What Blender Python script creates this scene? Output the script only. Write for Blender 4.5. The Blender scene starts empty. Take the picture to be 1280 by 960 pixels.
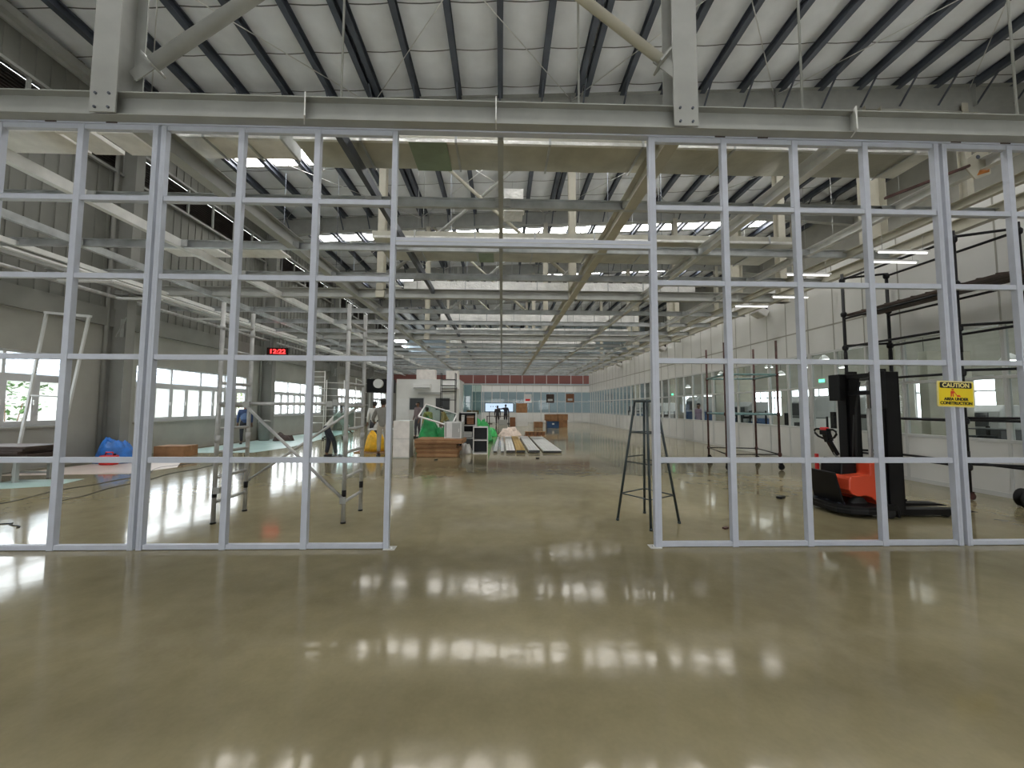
import bpy, math, random
from mathutils import Vector, Matrix, noise
random.seed(7)
PI = math.pi
SC = bpy.context.scene
COL = SC.collection

# ------------------------------------------------------------------ camera numbers
F, PT, YW, RL, CH = 475.76, .0605, .0269, .0041, 1.5
def ray(px, py):
    uu, vv = (px-640)/F, (480-py)/F
    u = uu*math.cos(RL)-vv*math.sin(RL); v = uu*math.sin(RL)+vv*math.cos(RL)
    yy = math.cos(PT)-v*math.sin(PT); z = math.sin(PT)+v*math.cos(PT)
    return Vector((u*math.cos(YW)+yy*math.sin(YW), -u*math.sin(YW)+yy*math.cos(YW), z))
def at_y(px, py, Y):
    r = ray(px, py); return r*(Y/r.y)+Vector((0, 0, CH))
def at_x(px, py, X):
    r = ray(px, py); return r*(X/r.x)+Vector((0, 0, CH))
def at_z(px, py, Z=0.0):
    r = ray(px, py); return r*((Z-CH)/r.z)+Vector((0, 0, CH))

# ------------------------------------------------------------------ mesh builder
EACH = set('joint_flange cup_joint bolt coupler mast_crossbar mast_cover packer collar cleat stiffener_plate fly_brace bearer hydraulic_hose hanger stand hanger_rod lift_cylinder'.split())
class MB:
    def __init__(s): s.v = []; s.f = []; s.sm = []
    def add(s, vs, fs, smooth=False):
        b = len(s.v); s.v += [tuple(v) for v in vs]
        for f in fs: s.f.append(tuple(b+i for i in f)); s.sm.append(smooth)
        return s
    def box(s, x0, y0, z0, x1, y1, z1):
        if x1 < x0: x0, x1 = x1, x0
        if y1 < y0: y0, y1 = y1, y0
        if z1 < z0: z0, z1 = z1, z0
        return s.add([(x0,y0,z0),(x1,y0,z0),(x1,y1,z0),(x0,y1,z0),(x0,y0,z1),(x1,y0,z1),(x1,y1,z1),(x0,y1,z1)],
                     [(0,3,2,1),(4,5,6,7),(0,1,5,4),(1,2,6,5),(2,3,7,6),(3,0,4,7)])
    def cbox(s, c, d, rz=0.0, rx=0.0, ry=0.0):
        m = Matrix.Translation(c) @ Matrix.Rotation(rz,4,'Z') @ Matrix.Rotation(ry,4,'Y') @ Matrix.Rotation(rx,4,'X')
        t = MB().box(-d[0]/2,-d[1]/2,-d[2]/2,d[0]/2,d[1]/2,d[2]/2)
        return s.add([m @ Vector(v) for v in t.v], t.f)
    def frame(s, p, q):
        p, q = Vector(p), Vector(q); d = (q-p).normalized()
        up = Vector((0,0,1)) if abs(d.z) < .95 else Vector((0,1,0))
        a = d.cross(up).normalized(); b = a.cross(d).normalized()
        return p, q, a, b
    def bar(s, p, q, w, h):
        p, q, a, b = s.frame(p, q); vs = []
        for c in (p, q):
            for sa, sb in ((-1,-1),(1,-1),(1,1),(-1,1)): vs.append(c+a*sa*w/2+b*sb*h/2)
        return s.add(vs, [(3,2,1,0),(4,5,6,7),(0,1,5,4),(1,2,6,5),(2,3,7,6),(3,0,4,7)])
    def tube(s, p, q, r, n=10, r2=None):
        p, q, a, b = s.frame(p, q); r2 = r if r2 is None else r2; vs = []
        for c, rr in ((p, r), (q, r2)):
            for i in range(n):
                t = 2*PI*i/n; vs.append(c+a*math.cos(t)*rr+b*math.sin(t)*rr)
        o = len(s.v)
        s.add(vs, [(i,(i+1)%n,n+(i+1)%n,n+i) for i in range(n)], True)
        s.f.append(tuple(o+i for i in range(n-1,-1,-1))); s.sm.append(False)
        s.f.append(tuple(o+n+i for i in range(n))); s.sm.append(False)
        return s
    def path(s, pts, r, n=8):
        pts = [Vector(p) for p in pts]
        rings = []
        for i, p in enumerate(pts):
            d = (pts[min(i+1,len(pts)-1)]-pts[max(i-1,0)]).normalized()
            up = Vector((0,0,1)) if abs(d.z) < .95 else Vector((0,1,0))
            a = d.cross(up).normalized(); b = a.cross(d).normalized()
            rings.append([p+a*math.cos(2*PI*k/n)*r+b*math.sin(2*PI*k/n)*r for k in range(n)])
        vs = [v for rg in rings for v in rg]; fs = []
        for i in range(len(rings)-1):
            for k in range(n): fs.append((i*n+k, i*n+(k+1)%n, (i+1)*n+(k+1)%n, (i+1)*n+k))
        fs.append(tuple(range(n-1,-1,-1))); fs.append(tuple((len(rings)-1)*n+k for k in range(n)))
        return s.add(vs, fs, True)
    def prism(s, poly, axis, a, b):
        n = len(poly); vs = []
        for c in (a, b):
            for (u, w) in poly:
                vs.append((c,u,w) if axis == 'x' else (u,c,w) if axis == 'y' else (u,w,c))
        return s.add(vs, [tuple(range(n-1,-1,-1)), tuple(range(n,2*n))]+[(i,(i+1)%n,n+(i+1)%n,n+i) for i in range(n)])
    def lathe(s, prof, c=(0,0,0), n=16, axis='z'):
        vs = []
        for (r, h) in prof:
            for i in range(n):
                t = 2*PI*i/n; x, y = r*math.cos(t), r*math.sin(t)
                vs.append((c[0]+x,c[1]+y,c[2]+h) if axis == 'z' else (c[0]+x,c[1]+h,c[2]+y) if axis == 'y' else (c[0]+h,c[1]+x,c[2]+y))
        m = len(prof)
        fs = [(j*n+i, j*n+(i+1)%n, (j+1)*n+(i+1)%n, (j+1)*n+i) for j in range(m-1) for i in range(n)]
        fs += [tuple(range(n-1,-1,-1)), tuple((m-1)*n+i for i in range(n))]
        return s.add(vs, fs, True)
    def ball(s, c, rx, ry=None, rz=None, n=12, m=8):
        ry = rx if ry is None else ry; rz = rx if rz is None else rz
        vs = [(c[0],c[1],c[2]-rz)]
        for j in range(1, m):
            ph = -PI/2+PI*j/m
            for i in range(n):
                t = 2*PI*i/n; vs.append((c[0]+rx*math.cos(ph)*math.cos(t), c[1]+ry*math.cos(ph)*math.sin(t), c[2]+rz*math.sin(ph)))
        vs.append((c[0],c[1],c[2]+rz)); L = len(vs)-1; fs = []
        for i in range(n):
            fs.append((0, 1+(i+1)%n, 1+i))
            fs.append((L, 1+(m-2)*n+i, 1+(m-2)*n+(i+1)%n))
        for j in range(m-2):
            for i in range(n): fs.append((1+j*n+i, 1+j*n+(i+1)%n, 1+(j+1)*n+(i+1)%n, 1+(j+1)*n+i))
        return s.add(vs, fs, True)
    def heap(s, cx, cy, rx, ry, h, seed=0, nr=14, nt=36, rough=.25, flat=.6, z0=0.0):
        nr = max(nr, 20); nt = max(nt, 56); rows = []
        for j in range(nr+1):
            u = j/nr; row = []
            for i in range(nt):
                t = 2*PI*i/nt
                edge = 1+.30*noise.noise(Vector((math.cos(t)*1.7+seed, math.sin(t)*1.7, seed*.7)))+.10*noise.noise(Vector((math.cos(t)*5+seed, math.sin(t)*5, seed)))
                x, y = u*edge*rx*math.cos(t), u*edge*ry*math.sin(t)
                q = Vector((x/rx, y/ry, seed*1.37))
                zz = h*(1-u**(2.6/flat))*(.78+rough*.9*noise.noise(q*1.3))
                env = h*(1-u**6)*rough
                zz += env*(.42*(1-2*abs(noise.noise(q*2.6)))+.24*(1-2*abs(noise.noise(q*5.3+Vector((7,1,3))))))-env*.25
                row.append((cx+x, cy+y, z0+max(zz, .004 if j < nr else 0)))
            rows.append(row)
        base = len(s.v)
        allv = [v for r in rows for v in r]; fs = []
        for j in range(nr):
            for i in range(nt): fs.append((j*nt+i, (j+1)*nt+i, (j+1)*nt+(i+1)%nt, j*nt+(i+1)%nt))
        fs.append(tuple(nr*nt+i for i in range(nt-1,-1,-1)))
        fs.append(tuple(range(nt)))
        return s.add(allv, fs, True)
    def islands(s):
        par = list(range(len(s.v)))
        def fd(i):
            while par[i] != i: par[i] = par[par[i]]; i = par[i]
            return i
        for f in s.f:
            for k in f[1:]: par[fd(k)] = fd(f[0])
        groups = {}
        for f, sm in zip(s.f, s.sm): groups.setdefault(fd(f[0]), []).append((f, sm))
        out = []
        for g in groups.values():
            ids = sorted({i for f, _ in g for i in f}); mp = {i: k for k, i in enumerate(ids)}
            m = MB(); m.v = [s.v[i] for i in ids]; m.f = [tuple(mp[i] for i in f) for f, _ in g]; m.sm = [q for _, q in g]; out.append(m)
        return out
    def build_each(s, name, mat, parent=None, bevel=0.0):
        return [m.build(name, mat, parent, bevel) for m in s.islands()]
    def build(s, name, mat, parent=None, bevel=0.0, label=None):
        if parent and name in EACH:
            ms = s.islands()
            if len(ms) > 1: return [m.build(name, mat, parent, bevel) for m in ms][0]
        me = bpy.data.meshes.new(name); me.from_pydata(s.v, [], s.f); me.validate(); me.update()
        if len(me.polygons) == len(s.sm):
            me.polygons.foreach_set('use_smooth', s.sm)
        me.materials.append(mat)
        o = bpy.data.objects.new(name, me); COL.objects.link(o)
        if parent: o.parent = parent
        if label: o['label'] = label
        if bevel > 0:
            b = o.modifiers.new('bevel', 'BEVEL'); b.width = bevel; b.segments = 2; b.limit_method = 'ANGLE'; b.angle_limit = .7
        return o

def tag(o, label, cat, group=None, kind=None):
    o['label'] = label; o['category'] = cat
    if group: o['group'] = group
    if kind: o['kind'] = kind
    return o
def empty(name, label, cat, loc=(0,0,0), rz=0.0, group=None, kind=None):
    o = bpy.data.objects.new(name, None); COL.objects.link(o)
    o.location = loc; o.rotation_euler = (0,0,rz); o.empty_display_size = .1
    return tag(o, label, cat, group, kind)
def copy_tree(o, parent=None):
    c = o.copy(); COL.objects.link(c)
    if parent: c.parent = parent
    for ch in list(o.children): copy_tree(ch, c)
    return c

# ------------------------------------------------------------------ materials
def mat(name, col, rough=.5, metal=0.0, var=0.0, scale=4.0, bump=0.0, bscale=None, stretch=None, spec=.5, emit=None, estr=0.0, col2=None):
    m = bpy.data.materials.new(name); m.use_nodes = True
    nt = m.node_tree; b = nt.nodes['Principled BSDF']
    b.inputs['Base Color'].default_value = (*col, 1); b.inputs['Roughness'].default_value = rough
    b.inputs['Metallic'].default_value = metal; b.inputs['Specular IOR Level'].default_value = spec
    if emit: b.inputs['Emission Color'].default_value = (*emit, 1); b.inputs['Emission Strength'].default_value = estr
    if var > 0 or bump > 0:
        tc = nt.nodes.new('ShaderNodeTexCoord'); mp = nt.nodes.new('ShaderNodeMapping')
        nt.links.new(tc.outputs['Object'], mp.inputs['Vector'])
        if stretch: mp.inputs['Scale'].default_value = stretch
    if var > 0:
        n = nt.nodes.new('ShaderNodeTexNoise'); n.inputs['Scale'].default_value = scale; n.inputs['Detail'].default_value = 5
        r = nt.nodes.new('ShaderNodeValToRGB')
        c2 = col2 or tuple(min(1, c*(1+var)) for c in col)
        r.color_ramp.elements[0].color = (*[c*(1-var) for c in col], 1); r.color_ramp.elements[1].color = (*c2, 1)
        r.color_ramp.elements[0].position = .3; r.color_ramp.elements[1].position = .7
        nt.links.new(mp.outputs[0], n.inputs['Vector']); nt.links.new(n.outputs['Fac'], r.inputs[0])
        nt.links.new(r.outputs[0], b.inputs['Base Color'])
    if bump > 0:
        n2 = nt.nodes.new('ShaderNodeTexNoise'); n2.inputs['Scale'].default_value = bscale or scale*3; n2.inputs['Detail'].default_value = 4
        bp = nt.nodes.new('ShaderNodeBump'); bp.inputs['Strength'].default_value = bump; bp.inputs['Distance'].default_value = .02
        nt.links.new(mp.outputs[0], n2.inputs['Vector']); nt.links.new(n2.outputs['Fac'], bp.inputs['Height'])
        nt.links.new(bp.outputs[0], b.inputs['Normal'])
    return m
def glass(name, tint=(.93,.97,.97), refl=1.0):
    m = bpy.data.materials.new(name); m.use_nodes = True; nt = m.node_tree; nt.nodes.clear()
    o = nt.nodes.new('ShaderNodeOutputMaterial'); mx = nt.nodes.new('ShaderNodeMixShader')
    t = nt.nodes.new('ShaderNodeBsdfTransparent'); t.inputs[0].default_value = (*tint, 1)
    g = nt.nodes.new('ShaderNodeBsdfGlossy'); g.inputs['Roughness'].default_value = .02
    lw = nt.nodes.new('ShaderNodeFresnel'); lw.inputs[0].default_value = 1.45
    ml = nt.nodes.new('ShaderNodeMath'); ml.operation = 'MULTIPLY'; ml.inputs[1].default_value = refl
    ge = nt.nodes.new('ShaderNodeNewGeometry'); iv = nt.nodes.new('ShaderNodeMath'); iv.operation = 'SUBTRACT'; iv.inputs[0].default_value = 1.0
    m2 = nt.nodes.new('ShaderNodeMath'); m2.operation = 'MULTIPLY'
    nt.links.new(ge.outputs['Backfacing'], iv.inputs[1]); nt.links.new(lw.outputs[0], ml.inputs[0])
    nt.links.new(ml.outputs[0], m2.inputs[0]); nt.links.new(iv.outputs[0], m2.inputs[1]); nt.links.new(m2.outputs[0], mx.inputs[0])
    nt.links.new(t.outputs[0], mx.inputs[1]); nt.links.new(g.outputs[0], mx.inputs[2]); nt.links.new(mx.outputs[0], o.inputs[0])
    return m
def emis(name, col, s):
    m = bpy.data.materials.new(name); m.use_nodes = True; nt = m.node_tree; nt.nodes.clear()
    o = nt.nodes.new('ShaderNodeOutputMaterial'); e = nt.nodes.new('ShaderNodeEmission')
    e.inputs[0].default_value = (*col, 1); e.inputs[1].default_value = s; nt.links.new(e.outputs[0], o.inputs[0])
    return m

M = {}
M['paint'] = mat('lavender_white_powder_coat', (.53,.56,.64), .38, 0, .04, 9, spec=.5)
M['steel'] = mat('grey_painted_steel', (.355,.362,.342), .5, 0, .10, 3)
M['cream'] = mat('cream_painted_steel', (.48,.46,.38), .5, 0, .10, 3)
M['purlin'] = mat('dark_blue_grey_purlin', (.085,.098,.125), .45, .25, .25, 2)
M['galv'] = mat('galvanised_steel', (.48,.50,.505), .36, .55, .22, 3.5)
M['galv_pale'] = mat('pale_galvanised_steel', (.72,.72,.70), .45, .35, .12, 4)
M['foil'] = mat('crinkled_duct_foil', (.52,.51,.44), .36, .55, .18, 2.0, .35, 9)
M['foil_bright'] = mat('bright_duct_foil', (.82,.82,.80), .28, .8, .15, 3.0, .8, 14)
M['foil_white'] = mat('white_foil_board', (.90,.89,.87), .45, .1, .08, 5, .5, 12)
M['foil_green'] = mat('greenish_duct_foil', (.27,.34,.24), .4, .4, .2, 2.0, .3, 9)
M['black_steel'] = mat('black_painted_tube', (.009,.009,.011), .45, .1, .3, 6, spec=.3)
M['dark_green'] = mat('dark_green_tube', (.035,.05,.055), .45, .1, .3, 8)
M['tube_grey'] = mat('weathered_grey_tube', (.46,.46,.45), .45, .3, .22, 7)
M['tube_white'] = mat('white_tube', (.78,.78,.76), .4, 0, .05, 6)
M['rust'] = mat('rusty_red_tube', (.085,.035,.03), .6, .1, .4, 9)
M['teal'] = mat('teal_tube', (.20,.34,.35), .5, .1, .3, 9)
M['wall_white'] = mat('white_wall_panel', (.72,.72,.70), .42, 0, .05, 1.2, spec=.4)
M['wall_trim'] = mat('white_aluminium_profile', (.60,.61,.60), .4, 0, .04, 4)
M['plaster'] = mat('beige_grey_plaster', (.37,.365,.325), .8, 0, .08, 1.5)
M['plaster_dark'] = mat('grey_ring_beam_plaster', (.26,.26,.24), .8, 0, .10, 1.5)
M['win_frame'] = mat('white_window_frame', (.62,.63,.64), .4)
M['louver'] = mat('brown_black_louver', (.05,.04,.035), .6, 0, .3, 3)
M['black'] = mat('black_plastic', (.006,.006,.007), .42, 0, .2, 6, spec=.25)
M['rubber'] = mat('dark_rubber', (.02,.02,.02), .7)
M['orange'] = mat('orange_red_gloss_shell', (.72,.085,.035), .28, 0, .05, 3)
M['red'] = mat('red_plastic', (.62,.02,.02), .35)
M['yellow_sign'] = mat('yellow_sign_sheet', (.86,.66,.02), .4)
M['sign_rim'] = mat('pale_yellow_rim', (.80,.70,.30), .4)
M['ink'] = mat('black_print', (.012,.012,.012), .5)
M['ink_yellow'] = mat('pale_yellow_print', (.92,.80,.30), .5)
M['ink_red'] = mat('red_print', (.70,.06,.02), .5)
M['card'] = mat('brown_cardboard', (.30,.155,.07), .75, 0, .22, 4)
M['card_edge'] = mat('pale_cardboard', (.40,.24,.12), .75, 0, .25, 6)
M['wood'] = mat('brown_wood_board', (.20,.085,.035), .6, 0, .3, 3, stretch=(1,8,8))
M['dark_wood'] = mat('dark_wood_board', (.055,.035,.028), .6, 0, .3, 3)
M['grey_cab'] = mat('grey_cabinet_laminate', (.42,.43,.42), .45, 0, .05, 3)
M['white_cab'] = mat('white_cabinet_laminate', (.76,.76,.75), .35, 0, .03, 3)
M['inside'] = mat('dark_cabinet_lining', (.05,.055,.06), .6)
M['marble'] = mat('white_marbled_foil_wrap', (.80,.76,.72), .4, 0, .10, 5, .2, 10)
M['green_bag'] = mat('green_plastic_sheet', (.02,.30,.085), .32, 0, .35, 5, .6, 9)
M['green_bright'] = mat('bright_green_plastic_sheet', (.06,.52,.14), .32, 0, .3, 5, .6, 9)
M['blue_tarp'] = mat('blue_tarpaulin', (.02,.16,.55), .35, 0, .35, 5, .6, 8)
M['blue_crate'] = mat('dark_blue_crate', (.02,.07,.18), .5, 0, .2, 4)
M['yellow_bag'] = mat('yellow_fabric', (.75,.42,.015), .6, 0, .25, 6, .5, 9)
M['rags'] = mat('pinkish_white_rags', (.66,.55,.48), .85, 0, .25, 5, .8, 8)
M['sack'] = mat('grey_white_sack', (.55,.54,.52), .8, 0, .2, 5, .6, 8)
M['alu'] = mat('silver_aluminium_profile', (.72,.73,.72), .4, .6, .1, 3)
M['alu_gold'] = mat('gold_aluminium_profile', (.52,.34,.10), .4, .5, .15, 3)
M['tealsheet'] = mat('pale_teal_floor_film', (.42,.58,.56), .3, 0, .15, 1.5)
M['pinksheet'] = mat('pinkish_floor_board', (.56,.47,.42), .4, 0, .12, 1.5)
M['cable'] = mat('dark_cable', (.02,.022,.025), .6)
M['skylight'] = emis('translucent_skylight_sheet', (1.0,.98,.945), 15.0)
M['skylight_dim'] = emis('weakened_skylight_sheet', (1.0,.98,.945), 9.5)  # unseen strips behind the camera, glow lowered to keep the foreground darker
M['tube_lit'] = emis('lit_lamp_tube', (1.0,.98,.96), 2.5)
M['lamp'] = emis('lamp_diffuser', (1.0,.97,.92), 6.0)
M['led_red'] = emis('red_led_digits', (1.0,.03,.03), 5.0)
M['led_green'] = emis('green_exit_light', (.10,1.0,.35), 4.0)
M['screen'] = emis('lit_screen', (.62,.78,1.0), 1.0)
M['led_back'] = mat('dark_red_display_face', (.06,.004,.004), .4)
M['glass'] = glass('clear_window_glass', (.97,.985,.985), .8)
M['glass_hall'] = glass('partition_glass', (.86,.90,.90), 1.0)
M['glass_green'] = glass('greenish_glass_sheet', (.74,.84,.82), 2.2)
M['skin'] = mat('brown_skin', (.17,.085,.05), .55)
M['hair'] = mat('black_hair', (.012,.011,.011), .5)
M['shoe'] = mat('black_shoe', (.015,.015,.015), .5)
M['eye'] = mat('eye_white', (.7,.7,.68), .3)
def cloth(n, c): 
    if n not in M: M[n] = mat(n, c, .85, 0, .12, 6, .3, 14)
    return M[n]
# ribbed metal cladding
def ribbed(name, col, sc):
    m = mat(name, col, .5, .1, .08, 2)
    return m
M['cladding'] = ribbed('ribbed_wall_cladding', (.20,.20,.18), 9)

# floor: glossy epoxy with cloudy patches and soft trowel waviness
def floor_mat():
    m = bpy.data.materials.new('glossy_khaki_epoxy'); m.use_nodes = True; nt = m.node_tree; b = nt.nodes['Principled BSDF']
    tc = nt.nodes.new('ShaderNodeTexCoord')
    def noi(scale, detail, st=(1,1,1)):
        mp = nt.nodes.new('ShaderNodeMapping'); mp.inputs['Scale'].default_value = st
        n = nt.nodes.new('ShaderNodeTexNoise'); n.inputs['Scale'].default_value = scale; n.inputs['Detail'].default_value = detail
        nt.links.new(tc.outputs['Object'], mp.inputs[0]); nt.links.new(mp.outputs[0], n.inputs['Vector']); return n
    n1 = noi(.55, 6); r = nt.nodes.new('ShaderNodeValToRGB')
    r.color_ramp.elements[0].color = (.198,.172,.100,1); r.color_ramp.elements[1].color = (.300,.262,.158,1)
    r.color_ramp.elements[0].position = .3; r.color_ramp.elements[1].position = .72
    n4 = noi(5, 8); n5 = noi(38, 4)
    a1 = nt.nodes.new('ShaderNodeMath'); a1.operation = 'MULTIPLY_ADD'; a1.inputs[1].default_value = .40; nt.links.new(n4.outputs['Fac'], a1.inputs[0]); nt.links.new(n1.outputs['Fac'], a1.inputs[2])
    a2 = nt.nodes.new('ShaderNodeMath'); a2.operation = 'MULTIPLY_ADD'; a2.inputs[1].default_value = .16; nt.links.new(n5.outputs['Fac'], a2.inputs[0]); nt.links.new(a1.outputs[0], a2.inputs[2])
    a3 = nt.nodes.new('ShaderNodeMath'); a3.operation = 'SUBTRACT'; a3.inputs[1].default_value = .28; nt.links.new(a2.outputs[0], a3.inputs[0])
    nt.links.new(a3.outputs[0], r.inputs[0]); nt.links.new(r.outputs[0], b.inputs['Base Color'])
    n2 = noi(1.4, 5, (1,.6,1)); r2 = nt.nodes.new('ShaderNodeMapRange')
    r2.inputs['To Min'].default_value = .045; r2.inputs['To Max'].default_value = .15
    nt.links.new(n2.outputs['Fac'], r2.inputs[0]); nt.links.new(r2.outputs[0], b.inputs['Roughness'])
    n3 = noi(2.6, 3); bp = nt.nodes.new('ShaderNodeBump'); bp.inputs['Strength'].default_value = .10; bp.inputs['Distance'].default_value = .02
    nt.links.new(n3.outputs['Fac'], bp.inputs['Height']); nt.links.new(bp.outputs[0], b.inputs['Normal'])
    b.inputs['IOR'].default_value = 1.5; b.inputs['Specular IOR Level'].default_value = .25; b.inputs['Specular Tint'].default_value = (1.0,.94,.84,1)
    return m
M['floor'] = floor_mat()
# roof lining: silver-white blanket with seam lines across
def roof_mat():
    m = mat('white_insulation_blanket', (.80,.82,.85), .5, .05, .08, 1.6)
    nt = m.node_tree; b = nt.nodes['Principled BSDF']
    src = b.inputs['Base Color'].links[0].from_socket
    tc = nt.nodes.new('ShaderNodeTexCoord'); sx = nt.nodes.new('ShaderNodeSeparateXYZ')
    nt.links.new(tc.outputs['Object'], sx.inputs[0])
    d = nt.nodes.new('ShaderNodeMath'); d.operation = 'DIVIDE'; d.inputs[1].default_value = 1.2
    fr = nt.nodes.new('ShaderNodeMath'); fr.operation = 'FRACT'; lt = nt.nodes.new('ShaderNodeMath'); lt.operation = 'LESS_THAN'; lt.inputs[1].default_value = .022
    mx = nt.nodes.new('ShaderNodeMix'); mx.data_type = 'RGBA'
    nt.links.new(sx.outputs['Y'], d.inputs[0]); nt.links.new(d.outputs[0], fr.inputs[0]); nt.links.new(fr.outputs[0], lt.inputs[0])
    nt.links.new(lt.outputs[0], mx.inputs['Factor']); nt.links.new(src, mx.inputs[6]); mx.inputs[7].default_value = (.12,.12,.12,1)
    nt.links.new(mx.outputs[2], b.inputs['Base Color'])
    return m
M['roof'] = roof_mat()

def ibeam(mb, axis, a, b, c, h, w, tf=.012, tw=.008):
    # axis 'x' or 'y' or 'z'; c = the two other centre coordinates (beam: horizontal, vertical; column: x, y with web along x)
    if axis == 'x':
        y, z = c
        mb.box(a,y-w/2,z-h/2,b,y+w/2,z-h/2+tf); mb.box(a,y-w/2,z+h/2-tf,b,y+w/2,z+h/2); mb.box(a,y-tw/2,z-h/2+tf,b,y+tw/2,z+h/2-tf)
    elif axis == 'y':
        x, z = c
        mb.box(x-w/2,a,z-h/2,x+w/2,b,z-h/2+tf); mb.box(x-w/2,a,z+h/2-tf,x+w/2,b,z+h/2); mb.box(x-tw/2,a,z-h/2+tf,x+tw/2,b,z+h/2-tf)
    elif axis == 'z':        # flanges face -y / +y
        x, y = c
        mb.box(x-w/2,y-h/2,a,x+w/2,y-h/2+tf,b); mb.box(x-w/2,y+h/2-tf,a,x+w/2,y+h/2,b); mb.box(x-tw/2,y-h/2+tf,a,x+tw/2,y+h/2-tf,b)
    else:                    # 'zx': vertical, flanges face -x / +x
        x, y = c
        mb.box(x-h/2,y-w/2,a,x-h/2+tf,y+w/2,b); mb.box(x+h/2-tf,y-w/2,a,x+h/2,y+w/2,b); mb.box(x-h/2+tf,y-tw/2,a,x+h/2-tf,y+tw/2,b)
    return mb
def cchan(mb, axis, a, b, c, h, w, t=.006, sgn=1):
    if axis == 'x':
        y, z = c; mb.box(a,y-w/2,z-h/2,b,y+w/2,z-h/2+t); mb.box(a,y-w/2,z+h/2-t,b,y+w/2,z+h/2)
        yy = y+sgn*(w/2-t/2); mb.box(a,yy-t/2,z-h/2+t,b,yy+t/2,z+h/2-t)
    else:
        x, z = c; mb.box(x-w/2,a,z-h/2,x+w/2,b,z-h/2+t); mb.box(x-w/2,a,z+h/2-t,x+w/2,b,z+h/2)
        xx = x+sgn*(w/2-t/2); mb.box(xx-t/2,a,z-h/2+t,xx+t/2,b,z+h/2-t)
    return mb
def struct(name, mb, m, label, cat, parent=None, bevel=0.0, group=None):
    o = mb.build(name, m, parent, bevel)
    if parent is None: tag(o, label, cat, group, 'structure')
    return o
# ------------------------------------------------------------------ the hall
ROWS = [4.1, 10.9, 17.7, 24.5, 31.3]
XL, XR, YE = -11.0, 8.6, 37.2
XO, YB, YO = 17.2, -9.0, 45.0
BN = ['directly above the front partition','second from the front','third from the front','fourth from the front','farthest from the front']
def zr(x): return 11.07+.052*x

struct('floor', MB().add([(-11.3,-9.2,0),(XO+.2,-9.2,0),(XO+.2,45.2,0),(-11.3,45.2,0),(-11.3,-9.2,-.2),(XO+.2,-9.2,-.2),(XO+.2,45.2,-.2),(-11.3,45.2,-.2)],
       [(0,1,2,3),(7,6,5,4),(0,4,5,1),(1,5,6,2),(2,6,7,3),(3,7,4,0)]), M['floor'], 'glossy khaki epoxy floor of the hall', 'floor')

# roof lining, sagging between seams, open where the skylight strips lie
SKY_Y = [6.9, 13.75, 20.3, 27.2, 34.0, .1, -6.7]
def in_sky(x, y): return -9.95 < x < 14.7 and any(abs(y-s) < .48 for s in SKY_Y)
mb = MB(); ys = [round(YB+.12*i, 3) for i in range(int((45.3-YB)/.12)+1)]
for s in SKY_Y: ys += [s-.48, s+.48]
ys = sorted(set(ys)); xs = [-11.3]+[-9.93+1.23*.25*i for i in range(81)]+[15.9,16.5,17.4]
xs = sorted(set(round(x,3) for x in xs))
vs = []
for y in ys:
    fr = (y/1.2) % 1.0
    for x in xs:
        k = ((x+.09)/1.23) % 1.0
        vs.append((x, y, zr(x)-.075*math.sin(PI*fr)*(.5+.5*math.sin(PI*k))-.045*math.sin(PI*k)))
nx = len(xs); fs = []
for j in range(len(ys)-1):
    for i in range(nx-1):
        if in_sky((xs[i]+xs[i+1])/2, (ys[j]+ys[j+1])/2): continue
        fs.append((j*nx+i, (j+1)*nx+i, (j+1)*nx+i+1, j*nx+i+1))
mb.add(vs, fs, True); struct('ceiling', mb, M['roof'], 'white insulation blanket lining the pitched roof', 'ceiling')
# metal deck above the blanket closes the roof
mb = MB(); mb.add([(-11.6,YB,zr(-11.6)+.14),(17.6,YB,zr(17.6)+.14),(17.6,45.4,zr(17.6)+.14),(-11.6,45.4,zr(-11.6)+.14),
                   (-11.6,YB,zr(-11.6)+.2),(17.6,YB,zr(17.6)+.2),(17.6,45.4,zr(17.6)+.2),(-11.6,45.4,zr(-11.6)+.2)],
                  [(3,2,1,0),(4,5,6,7),(0,1,5,4),(1,2,6,5),(2,3,7,6),(3,0,4,7)])
struct('roof_deck', mb, M['cladding'], 'metal roof deck above the insulation blanket', 'roof')
names = ['the one over the front bay', 'the second along the hall', 'the third along the hall', 'the fourth along the hall', 'the fifth along the hall', 'the one over the camera', 'the rearmost behind the camera']
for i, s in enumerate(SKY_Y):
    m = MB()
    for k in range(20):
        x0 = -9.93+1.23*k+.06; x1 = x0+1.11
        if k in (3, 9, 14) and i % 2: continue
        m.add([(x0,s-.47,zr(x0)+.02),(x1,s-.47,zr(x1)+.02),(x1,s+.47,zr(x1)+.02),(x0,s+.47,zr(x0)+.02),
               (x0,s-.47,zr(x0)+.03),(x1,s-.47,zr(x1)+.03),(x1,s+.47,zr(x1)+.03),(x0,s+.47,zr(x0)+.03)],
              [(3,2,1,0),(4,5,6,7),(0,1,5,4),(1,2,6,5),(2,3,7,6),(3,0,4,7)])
    struct('skylight', m, M['skylight' if i < 5 else 'skylight_dim'], 'glowing translucent skylight strip across the roof, %s' % names[i], 'skylight')

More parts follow.
